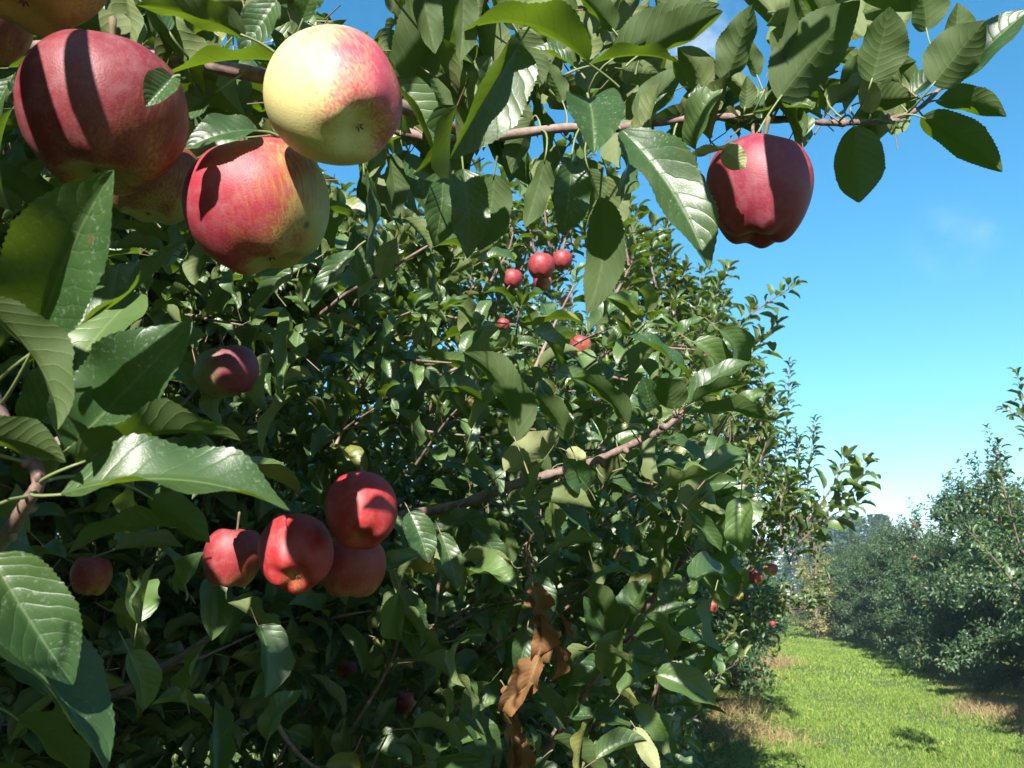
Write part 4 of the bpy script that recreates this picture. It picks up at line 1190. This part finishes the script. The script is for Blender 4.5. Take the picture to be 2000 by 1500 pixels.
leafgroup(b3, p3_, [
 (1200, 1265, 1140, 1165, 1.2, 1.18, .62, 15, .45, .2), (1215, 1225, 1265, 1130, 1.2, 1.2, .62, 25, .35, .4), (1200, 1250, 1140, 1130, 1.16, 1.15, .5, 130, .3, .7),
 (1240, 1245, 1350, 1180, 1.2, 1.2, .42, 45, .35, .8), (1240, 1262, 1425, 1285, 1.2, 1.22, .36, 70, .35, .9), (1205, 1275, 1325, 1320, 1.18, 1.18, .45, 45, .3, .7),
 (1190, 1280, 1115, 1340, 1.2, 1.2, .5, 20, .3, .5), (1110, 1400, 1250, 1430, 1.22, 1.22, .4, 50, .3, .8), (1100, 1420, 1030, 1330, 1.24, 1.22, .5, 30, .3, .5),
 (1060, 1480, 1000, 1560, 1.2, 1.2, .5, 40, .3, .5), (1080, 1440, 1190, 1530, 1.2, 1.2, .5, 130, .3, .5), (1150, 1350, 1240, 1390, 1.22, 1.2, .4, 50, .3, .5),
 (1330, 1420, 1425, 1365, 1.25, 1.25, .35, 100, .4, .6), (1285, 1385, 1420, 1395, 1.25, 1.25, .3, 95, .4, .6),
], nl=40, nw=4)
leafgroup(b3, p3_, [(1240, 1420, 1290, 1510, 1.15, 1.12, .42, 170, .3, .5, .3)], mat=M_LEAF_PALE, nl=40, nw=4)
b4, p4_ = branch([(1040, 1340, 1.25), (1045, 1240, 1.24), (1035, 1130, 1.22), (1030, 1060, 1.2)], .004, .003, n=20, seed=8)
leafgroup(b4, p4_, [
 (1045, 1120, 1060, 1225, 1.16, 1.14, .70, 15, .3, .2, .1), (1030, 1225, 1010, 1318, 1.16, 1.14, .62, 12, .3, .3), (1000, 1100, 975, 1015, 1.2, 1.2, .4, 150, .4, .4),
 (860, 1040, 895, 1155, 1.12, 1.1, .42, 15, .3, .3, .1), (800, 1000, 838, 1100, 1.1, 1.08, .62, 10, .35, .4), (905, 1020, 880, 1130, 1.2, 1.2, .35, 150, .5, .3),
 (925, 1030, 985, 1110, 1.2, 1.2, .5, 20, .3, .6), (780, 1150, 812, 1290, 1.2, 1.2, .5, 25, .3, .5), (955, 1090, 900, 1010, 1.25, 1.25, .4, 140, .4, .4),
 (905, 1390, 975, 1500, 1.2, 1.2, .5, 30, .3, .5), (900, 1460, 955, 1540, 1.15, 1.15, .6, 20, .3, .5), (690, 490, 608, 602, .78, .76, .38, 35, .4, .5),
 (700, 560, 690, 450, .95, .95, .6, 30, .4, .5), (890, 1280, 830, 1350, 1.25, 1.25, .5, 50, .3, .5),
], nl=40, nw=4)
leafgroup(b4, p4_, [(742, 545, 775, 465, 1.0, 1.0, .55, 20, .2, .4), (700, 580, 740, 545, 1.05, 1.05, .5, 40, .2, .4)], mat=M_LEAF_PALE, nl=40, nw=4)
# curled dead leaves hanging on that twig
leafgroup(b4, p4_, [
 (1005, 1395, 990, 1470, 1.14, 1.14, .55, 20, .6, 1.0, -.5, 1.0, .12), (1012, 1430, 1000, 1540, 1.15, 1.15, .45, 30, .6, .8, .3, .8, .1),
 (1030, 1165, 1062, 1240, 1.14, 1.14, .6, 30, .6, 1.0, -.5, 1.5, .14), (1072, 1225, 1040, 1300, 1.14, 1.13, .7, 10, .6, 1.2, .5, 1.2, .14), (1050, 1300, 1000, 1370, 1.13, 1.13, .7, 10, .6, 1.2, -.5, 1.2, .14), (985, 1340, 1000, 1400, 1.13, 1.13, .7, 30, .6, 1.2, -.5, 1.2, .14), (1010, 1440, 985, 1520, 1.14, 1.14, .5, 10, .7, .6, .3, .8, .08),
 (1040, 1140, 1035, 1215, 1.13, 1.13, .75, 20, .7, 1.5, .6, 2.0, .14), (1050, 1200, 1048, 1290, 1.12, 1.12, .6, 60, 1.13, 1.13, -.6, 2.5, .12),
 (1055, 1280, 1030, 1350, 1.12, 1.12, .8, 30, .6, 1.5, .8, 1.5, .12), (1035, 1335, 975, 1390, 1.12, 1.11, .7, 20, .7, 1.8, .5, 2.0, .10),
 (1020, 1370, 1000, 1415, 1.12, 1.11, .8, 50, .6, 1.8, .5, 2.0, .10), (1090, 1200, 1105, 1250, 1.15, 1.15, .5, 40, 1.2, .8, .3, 1., .08),
 (1070, 1250, 1075, 1330, 1.15, 1.15, .6, 60, 1.13, 1.13, .4, 1.5, .1), (1000, 1455, 1005, 1530, 1.13, 1.13, .35, 20, 1.3, .4, .2, .6, .05),
 (1030, 1080, 1045, 1040, 1.13, 1.13, .3, 20, 1.2, .6, .2, 1., .05), (1020, 1085, 1050, 1100, 1.18, 1.18, .3, 20, 1.2, .6, .2, 1., .05), (965, 1470, 945, 1530, 1.13, 1.13, .4, 20, 1.3, .4, .2, .6, .05),
], mat=M_LEAF_DRY, nl=40, nw=4, name='dead_leaf')

leafcloud('foliage', b1, 50, (900, 680, 1450, 1050), (1.02, 1.26), 31, L=(.06, .09), rolls=(20, 150), angs=(-60, 150))
leafcloud('foliage', b3, 75, (760, 1000, 1400, 1540), (1.05, 1.32), 32, L=(.06, .09), rolls=(10, 140), angs=(-60, 150), keep=lambda x, y: not (950 < x < 1120 and 1120 < y < 1440) and not alley(x+50, y))
leafcloud('foliage', b2, 24, (1250, 900, 1470, 1180), (1.2, 1.4), 33, L=(.06, .09), rolls=(10, 140), angs=(-60, 150))
# --- leaves above and behind the camera that throw the dappled shade
bS, pS = branch([(-300, -500, .55), (300, -700, .45), (1000, -900, .45), (1700, -800, .5)], .006, .004, seed=9)
def shade(rows):
    for k, (px, py, d, t, L, wr, ang) in enumerate(rows):
        c = W(px, py, d) + SUN*t
        u = nrm(np.cross(SUN, Fw)); v = np.cross(SUN, u)      # u ~ sideways, v ~ up/down in the sun's view
        a = rad(ang); Y = nrm(u*math.cos(a) + v*math.sin(a))
        if any(blocks(c+Y*L*o_, L*wr*.42) for o_ in (-.33, -.1, .15, .35)): continue
        vv, q, uv, m = leaf_geo(1, wr, 24, 3, .2, .5, .1, 0, .03, .5, seed=900+k)
        R_ = basis(Y[None], SUN[None])[0]*L
        s = Soup(); s.add((vv-[0, .5, 0]) @ R_.T + c, q, uv, m)
        s.build('leaf', [M_LEAF_MID, M_PET], bS)
SHADE = [
 (195, 100, .455, .22, .11, .34, 0), (190, 62, .44, .22, .12, .34, 0), (162, 225, .455, .22, .11, .13, 88), (350, 230, .46, .2, .11, .35, 80), (55, 230, .45, .2, .10, .2, 90), (200, 360, .44, .22, .11, .35, 0),
 (605, 400, .50, .22, .12, .28, 84), (392, 335, .50, .22, .09, .26, 60), (415, 400, .50, .2, .05, .18, 75), (500, 520, .50, .25, .11, .3, 0),
 (1410, 380, .62, .2, .12, .18, 88), (1548, 370, .62, .2, .12, .28, 84), (1490, 465, .62, .22, .10, .3, 0),
 (690, 990, .875, .22, .10, .13, 88), (700, 915, .87, .25, .07, .3, 0), (580, 1060, .85, .3, .11, .6, 30), (560, 1120, .85, .3, .08, .5, 0), (680, 1130, .9, .3, .10, .6, 0), (460, 1080, .9, .3, .11, .6, 60),
 (450, 720, .9, .3, .10, .7, 40),
 (220, 720, .47, .25, .09, .6, 30), (300, 960, .44, .2, .06, .6, 20), (90, 1180, .4, .2, .05, .55, 80), (60, 1400, .42, .2, .12, .7, 30), (40, 640, .42, .2, .07, .6, 50),
 (940, 180, .6, .25, .07, .6, 60), (930, 450, .7, .25, .16, .7, 20), (830, 400, .7, .25, .12, .7, 60), (1170, 480, .66, .25, .10, .6, 80), (1060, 350, .72, .25, .12, .7, 10),
 (1680, 320, .72, .2, .10, .6, 80), (1880, 280, .75, .2, .10, .6, 30),
]
shade(SHADE)

# unseen leaves added over and beside the camera to block open sky and sun
rg = np.random.default_rng(404)
sh = Soup(); cnt = 0
for k in range(18500):
    p = C0 + np.array([rg.uniform(-1.7, 1.0), rg.uniform(-1.4, 1.5), rg.uniform(-.3, 1.4)])
    if k >= 11000: p = C0 + np.array([rg.uniform(-1.9, -.35), rg.uniform(-1.6, .3), rg.uniform(-1.2, 1.1)])
    elif k >= 7400: p = W(rg.uniform(-100, 700), rg.uniform(1020, 1650), 1.6) + SUN*rg.uniform(1.4, 2.3)
    x, y, d = (float(q[0]) for q in P(p))
    if d > -.25 and (d < .0 or (abs(x-1000) < 1000+160/d and abs(y-750) < 750+160/max(d, .2))): continue
    if np.linalg.norm(p-C0) < .3: continue
    Y = nrm(rg.normal(0, 1, 3)+[0, 0, -.4]); Nn = nrm(rg.normal(0, .5, 3)+[0, 0, 1]); ln = rg.uniform(.08, .11)
    if blocks(p + Y*ln*.5, .048): continue
    m_ = P(p)[2][0]; hit = [P(p - SUN*((q_-m_)/.67)) for q_ in (1.3, 2.4)]       # where its shadow lands in the view
    if not 7400 <= k < 11000 and any(h_[0][0] > 620 and -200 < h_[1][0] < 1700 for h_ in hit) and rg.random() < .96: continue
    sh.stamp(PRO_MID[rg.integers(0, 8)], basis(Y[None], Nn[None])*ln, p[None]); cnt += 1
print('overhead leaves', cnt)
sh.build('foliage', [M_LEAF_MID, M_PET], bS)

# ------------------------------------------------------------------ the air
hz = Soup()
x0, x1, y0, y1, z0, z1 = -460, 460, -90, 760, -1.2, 16
hz.add([(x0, y0, z0), (x1, y0, z0), (x1, y1, z0), (x0, y1, z0), (x0, y0, z1), (x1, y0, z1), (x1, y1, z1), (x0, y1, z1)],
       [(0, 3, 2, 1), (4, 5, 6, 7), (0, 1, 5, 4), (1, 2, 6, 5), (2, 3, 7, 6), (3, 0, 4, 7)])
mh, N, Lk = newmat('haze_air')
out = N.new('ShaderNodeOutputMaterial'); pv = N.new('ShaderNodeVolumePrincipled')
pv.inputs['Color'].default_value = (.62, .80, .95, 1); pv.inputs['Density'].default_value = .0016; pv.inputs['Anisotropy'].default_value = .2
Lk.new(pv.outputs[0], out.inputs['Volume'])
ho = hz.build('haze', [mh], smooth=False)
tag(ho, kind='stuff')
